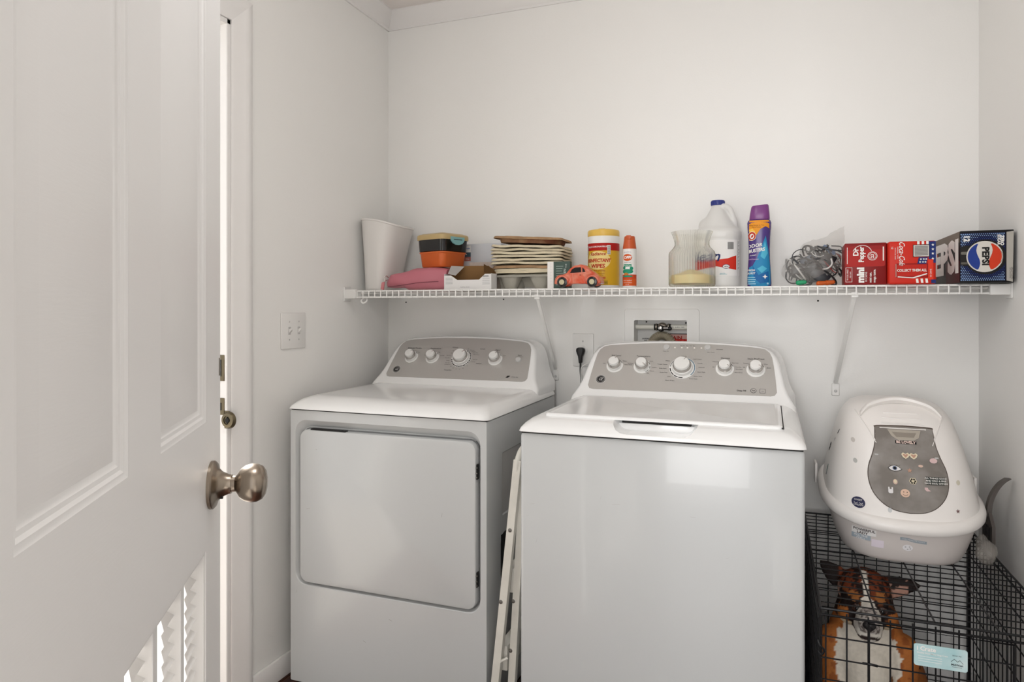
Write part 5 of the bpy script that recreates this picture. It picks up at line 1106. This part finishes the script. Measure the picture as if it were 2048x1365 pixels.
# flap opening outline (bulb shape)
outl = []
half_ = [(0.0, 0.140), (0.033, 0.144), (0.061, 0.158), (0.082, 0.182), (0.091, 0.212), (0.089, 0.242), (0.079, 0.270), (0.071, 0.298), (0.068, 0.332), (0.063, 0.341), (0.0, 0.344)]
hs = [Vector((x, z, 0)) for x, z in half_]; hs = smoothpts(hs, 4)
outl = [(p.x, p.y) for p in hs] + [(-p.x, p.y) for p in reversed(hs[1:-1])]
FX = 0.002
def flat_on(outline, off, th, grow=0.0):
    """sheet that follows the hood surface inside an outline"""
    cx, cz = 0.0, 0.23; b_ = NB(); R__ = []
    for s_ in (1.0, 0.8, 0.6, 0.4, 0.2):
        R__.append([hfn(FX+cx+(x-cx)*(s_+(grow if s_ == 1 else 0)), cz+(z-cz)*(s_+(grow if s_ == 1 else 0)), off) for x, z in outline])
    loft(b_, R__, False, True); fixn(b_); bmesh.ops.solidify(b_, geom=b_.faces[:], thickness=th); return b_
gasket = flat_on(outl, 0.0002, 0.0006, 0.025); obj('flap_gap', gasket, mat('flap_edge', (86, 74, 66), 0.5), lb)
SM = mat('smoky_plastic', (146, 141, 136), 0.28, rgb2=(122, 116, 110), vscale=14, bump=0.05)
fl = obj('flap', flat_on(outl, 0.0022, 0.0010), SM, lb)
fx = lambda u, v, d: hfn(FX+u*1.1, v+0.008+(0.006 if v > 0.28 else 0), d+0.0030)
P = Print(); LG = ink((176, 168, 156)); P.poly(LG, [(-0.036, 0.322), (0.036, 0.322), (0.030, 0.304), (0.018, 0.297), (-0.014, 0.297), (-0.028, 0.306)], L=1); P.poly(ink((146, 138, 128)), [(-0.026, 0.316), (0.026, 0.316), (0.020, 0.305), (-0.018, 0.305)], L=2)
P.build('flap_grip', fl, fx, step=0.01)
def sticker(name, f, parent=fl, fn_=None, step=0.006):
    P = Print(); f(P); P.build(name, parent, fn_ or fx, step=step)
PKS = ink((214, 186, 170)); PKL = ink((218, 190, 188)); CRM = ink((226, 214, 186)); STW = ink((228, 226, 226)); NVY = ink((52, 54, 84)); TAN_ = ink((190, 150, 130))
def f(P):
    P.rect(INKK, -0.021, 0.289, 0.024, 0.2965, L=3); P.text(ink((230, 206, 196)), 'BE LOVELY', 0.0015, 0.2925, 0.0085, L=4, bold=0.04)
sticker('sticker', f)
def f(P):
    for x in (-0.002, 0.015):
        P.poly(CRM, [(x-0.009, 0.270), (x-0.005, 0.274), (x, 0.271), (x+0.005, 0.274), (x+0.009, 0.270), (x+0.006, 0.263), (x, 0.259), (x-0.006, 0.263)], L=3); P.poly(TAN_, [(x-0.006, 0.269), (x-0.003, 0.271), (x, 0.269), (x+0.003, 0.271), (x+0.006, 0.269), (x, 0.2615)], L=4)
    P.rect(CRM, 0.005, 0.266, 0.009, 0.268, L=3)
sticker('heart_glasses_sticker', f)
def f(P):
    e = [(-0.040, 0.2355), (-0.034, 0.240), (-0.027, 0.2415), (-0.020, 0.239), (-0.013, 0.2335), (-0.020, 0.230), (-0.028, 0.2285), (-0.036, 0.231)]
    P.poly(INKK, [(-0.0265+(x+0.0265)*1.12, 0.235+(y-0.235)*1.18) for x, y in e], L=3); P.poly(STW, e, L=4); P.disc(ink((86, 100, 128)), -0.027, 0.2355, 0.0048, L=5); P.disc(INKK, -0.027, 0.2355, 0.0028, L=6)
    for k in range(7): P.poly(INKK, [(-0.038+k*0.0035, 0.241), (-0.0372+k*0.0035, 0.241), (-0.0385+k*0.0040, 0.2445)], L=3)
sticker('eye_sticker', f)
sticker('pink_blob_sticker', lambda P: P.disc(PKL, 0.056, 0.258, 0.0085, 0.0062, L=3, n=9)); sticker('star_sticker', lambda P: P.star(TAN_, 0.004, 0.232, 0.0062, L=3)); sticker('small_pink_sticker', lambda P: P.disc(PKS, 0.028, 0.244, 0.0052, 0.0032, L=3, n=10))
def f(P):
    for k in range(6): P.disc(CRM, 0.009+0.0048*math.cos(k*PI/3), 0.2075+0.0048*math.sin(k*PI/3), 0.0034, L=3, n=12); P.disc(INKK, 0.009+0.0048*math.cos(k*PI/3), 0.2075+0.0048*math.sin(k*PI/3), 0.0020, L=4, n=10)
    P.disc(CRM, 0.009, 0.2075, 0.002, L=5, n=8)
sticker('flower_sticker', f)
def f(P):
    for k, (s_, y) in enumerate((('ALL THINGS GOOD', 0.217), ('AND WILD & FREE', 0.211), ('HAVE SOUL WITHIN', 0.205))): P.rect(ink((50, 56, 52)), 0.036+0.002*(k % 2), y-0.003, 0.078-0.002*k, y+0.003, L=3); P.text(INKW, s_, 0.057, y, 0.0052, L=4, bold=0.02)
sticker('motto_sticker', f)
sticker('pink_oval_sticker', lambda P: (P.disc(PKS, -0.028, 0.203, 0.0048, 0.0062, L=3), P.disc(CRM, -0.028, 0.204, 0.003, 0.004, L=4)))
sticker('pink_bird_sticker', lambda P: P.poly(PKL, [(0.032, 0.195), (0.038, 0.195), (0.040, 0.190), (0.045, 0.187), (0.036, 0.186), (0.032, 0.190)], L=3))
sticker('hand_sticker', lambda P: (P.rect(STW, -0.044, 0.175, -0.034, 0.185, L=3, r=0.003), P.rect(STW, -0.044, 0.183, -0.041, 0.190, L=4, r=0.001), P.rect(STW, -0.037, 0.183, -0.034, 0.190, L=4, r=0.001)))
def f(P):
    P.disc(ink((222, 190, 168)), -0.009, 0.178, 0.0098, L=3, n=24); P.disc(INKK, -0.012, 0.1805, 0.0011, L=4, n=8); P.disc(INKK, -0.005, 0.1805, 0.0011, L=4, n=8); P.arc(INKK, -0.0085, 0.1775, 0.0048, 0.0056, 200, 340, L=4, n=8)
sticker('smiley_sticker', f)
# hood and tray stickers
h0 = lambda u, v, d: hfn(u, v, d)
def f(P):
    P.disc(ink((54, 56, 82)), -0.116, 0.150, 0.0155, 0.0135, L=1, n=28); P.text(STW, 'SWEET', -0.116, 0.156, 0.006, L=3); P.text(STW, 'DREAMS', -0.116, 0.144, 0.006, L=3); P.arc(STW, -0.122, 0.152, 0.004, 0.0048, 200, 340, L=3, n=8); P.arc(STW, -0.110, 0.152, 0.004, 0.0048, 200, 340, L=3, n=8)
sticker('round_navy_sticker', f, hd, h0)
sticker('star_sticker', lambda P: P.star(ink((120, 92, 92)), 0.110, 0.150, 0.0055), hd, h0)
for nm, x, z, m_ in (('faded_sticker', -0.120, 0.300, ink((206, 200, 194))), ('faded_sticker', -0.118, 0.250, ink((190, 190, 186))), ('faded_sticker', -0.045, 0.142, ink((204, 206, 206))), ('faded_sticker', 0.118, 0.215, ink((212, 206, 188)))):
    sticker(nm, lambda P: P.disc(m_, x, z, 0.005, 0.006, n=10), hd, h0)
lfn = onto(hd, (-0.30, 0, 0), (0, -1, 0), (0, 0, 1), back=0.3, extra=0.0004)
def f(P): P.disc(INKK, -0.02, 0.255, 0.010, 0.013, L=1); P.text(INKW, 'BABE', -0.02, 0.255, 0.007, L=3)
sticker('round_black_sticker', f, hd, lfn)
sticker('small_dark_sticker', lambda P: P.poly(INKK, [(0.03, 0.31), (0.038, 0.318), (0.036, 0.305), (0.028, 0.300)]), hd, lfn)
sticker('teal_plant_sticker', lambda P: (P.disc(ink((96, 124, 122)), 0.03, 0.200, 0.006, 0.012, L=1), P.poly(ink((60, 70, 76)), [(0.024, 0.180), (0.036, 0.182), (0.034, 0.190), (0.026, 0.190)], L=1)), hd, lfn)
sticker('small_dark_sticker', lambda P: P.poly(ink((90, 92, 96)), [(0.02, 0.285), (0.026, 0.290), (0.025, 0.278)]), hd, lfn)
tfn = onto(tray, (0, -0.30, 0), (1, 0, 0), (0, 0, 1), back=0.3, extra=0.0004); tf1 = lambda u, v, d: tfn(u-0.052, v-0.004, d); tf2 = lambda u, v, d: tfn(u-0.034, v+0.004, d)
def f(P):
    P.rect(ink((240, 238, 236)), -0.078, 0.070, -0.024, 0.088, L=1); P.text(ink((96, 88, 88)), 'POWERFUL', -0.051, 0.083, 0.0095, L=3, bold=0.03); P.text(ink((96, 88, 88)), 'LADY', -0.055, 0.074, 0.0095, L=3, bold=0.03)
    P.rect(ink((170, 182, 192)), -0.078, 0.056, -0.036, 0.070, L=2); P.text(STW, 'ALL THE', -0.058, 0.0655, 0.008, L=3, bold=0.03); P.text(STW, 'FEELS', -0.058, 0.0575, 0.008, L=3, bold=0.03)
    P.rect(ink((236, 226, 236)), -0.034, 0.042, -0.006, 0.063, L=2)
sticker('powerful_sticker', f, tray, tf1)
sticker('banner_sticker', lambda P: (P.poly(ink((160, 170, 178)), [(0.012, 0.064), (0.012, 0.072), (0.028, 0.072), (0.045, 0.068), (0.072, 0.066), (0.072, 0.058), (0.045, 0.060), (0.028, 0.064)], L=1), P.text(STW, 'YOU MAKE ME HAPPY', 0.042, 0.0655, 0.0052, L=3, rot=-6)), tray, tf2)
sticker('round_white_sticker', lambda P: (P.disc(ink((240, 238, 240)), 0.030, 0.044, 0.0115, 0.0085, L=1, n=26), [P.disc(ink((190, 188, 190)), 0.030+a, 0.044+b, 0.002, L=3, n=8) for a, b in ((-0.005, 0.002), (0.004, 0.003), (0, -0.004), (0.006, -0.002))]), tray, tf2)
# handle arch and grooves on the hood's top
bm = NB(); ap = smoothpts([(-0.098, -0.070, 0.372), (-0.075, -0.058, 0.396), (-0.035, -0.046, 0.410), (0.0, -0.042, 0.414), (0.035, -0.046, 0.410), (0.075, -0.058, 0.396), (0.098, -0.070, 0.372)], 6)
R__ = []
for p in ap: R__.append([p+Vector((0, a, b)) for a, b in ((-0.010, -0.006), (-0.009, 0.001), (-0.003, 0.004), (0.006, 0.003), (0.012, -0.004), (0.010, -0.012), (0, -0.016))])
loft(bm, R__); fixn(bm); obj('carry_handle', bm, LB_W, lb)
P = Print()
P = None
bm = NB()
for k in range(4):
    v = 0.338+k*0.0125; pts = [hfn(x, v, 0.0005) for x in (-0.055+k*0.004, -0.03, 0, 0.03, 0.055-k*0.004)]
    pts = [p for p in pts if p is not None]; tube(bm, pts, 0.0022, 6)
    if k < 3: obj('grip_ridge', bm, LB_W, lb); bm = NB()
obj('grip_ridge', bm, LB_W, lb)
for sx in (-1, 1):
    bm = NB(); pts = [hfn(sx*(0.066+0.030*q+0.012*q*q), 0.30+0.075*q, 0.0003) for q in [i/8 for i in range(9)]]; pts = [p for p in pts if p is not None]
    if len(pts) > 2: tube(bm, pts, 0.0018, 6); obj('hood_ridge', bm, LB_W, lb)
    else: bm.free()
    bm = NB(); p = hfn(FX+sx*0.070, 0.272, 0.001); box(bm, p.x-0.005, p.x+0.005, p.y-0.003, p.y+0.002, p.z-0.002, p.z+0.002, 0.001, 1); obj('flap_pin', bm, GREYP, lb)
# side clips of the rim
for sx in (-1, 1):
    bm = NB(); box(bm, sx*0.203-0.004, sx*0.203+0.004, -0.03+(0.06 if sx > 0 else 0.10), 0.03+(0.06 if sx > 0 else 0.10), 0.130, 0.190, 0.003, 2); obj('side_clip', bm, LB_W, lb)

# ---- litter scoop, grey, hooked behind the box
t = thing('litter_scoop', 'grey plastic litter scoop with a curved handle standing beside the litter box', 'scoop', (0.547, 2.16, CZ+0.006))
SG = mat('scoop_grey', (84, 78, 74), 0.45)
hp = smoothpts([(0.000, 0.0, 0.11), (0.002, 0.0, 0.140), (0.012, 0.0, 0.172), (0.028, 0.0, 0.198), (0.044, 0.0, 0.212)], 6)
bm = NB(); R__ = []
for p in hp: R__.append([p+Vector((a, b, 0)) for a, b in ((-0.006, -0.010), (0.004, -0.010), (0.006, -0.006), (0.006, 0.006), (0.004, 0.010), (-0.006, 0.010))])
loft(bm, R__); fixn(bm); obj('handle', bm, SG, t)
bm = NB(); loft(bm, [[Vector((a, b, z)) for a, b in ((-0.004, -w), (0.004, -w), (0.004, w), (-0.004, w))] for z, w in ((0.0, 0.035), (0.02, 0.045), (0.09, 0.045), (0.12, 0.012))]); fixn(bm); bl_ = obj('blade', bm, SG, t)
for k in range(5):
    bm = NB(); box(bm, -0.0048, -0.0040, -0.030+k*0.014, -0.026+k*0.014, 0.02, 0.085); obj('slot', bm, GAP, bl_)
# ---- crumpled clear bag beside it
bm = NB(); ellip(bm, (0, 0, 0.035), (0.022, 0.045, 0.032), u=24, v=16); ellip(bm, (0.0, 0.02, 0.045), (0.018, 0.03, 0.03))
bm = remesh(bm, 0.004, 4)
for v in bm.verts: v.co += v.normal*(0.008*noise.noise(v.co*30)+0.004*noise.noise(v.co*80)); v.co.z = max(0.0005, v.co.z)
m = mat('crumpled_film', (196, 190, 182), 0.15, spec=0.8, alpha=0.32)
tag(obj('crumpled_bag', bm, m, None, smooth=30, loc=(0.520, 2.075, CZ+0.006)), 'crumpled clear plastic bag tucked beside the litter box on the crate', 'bag')
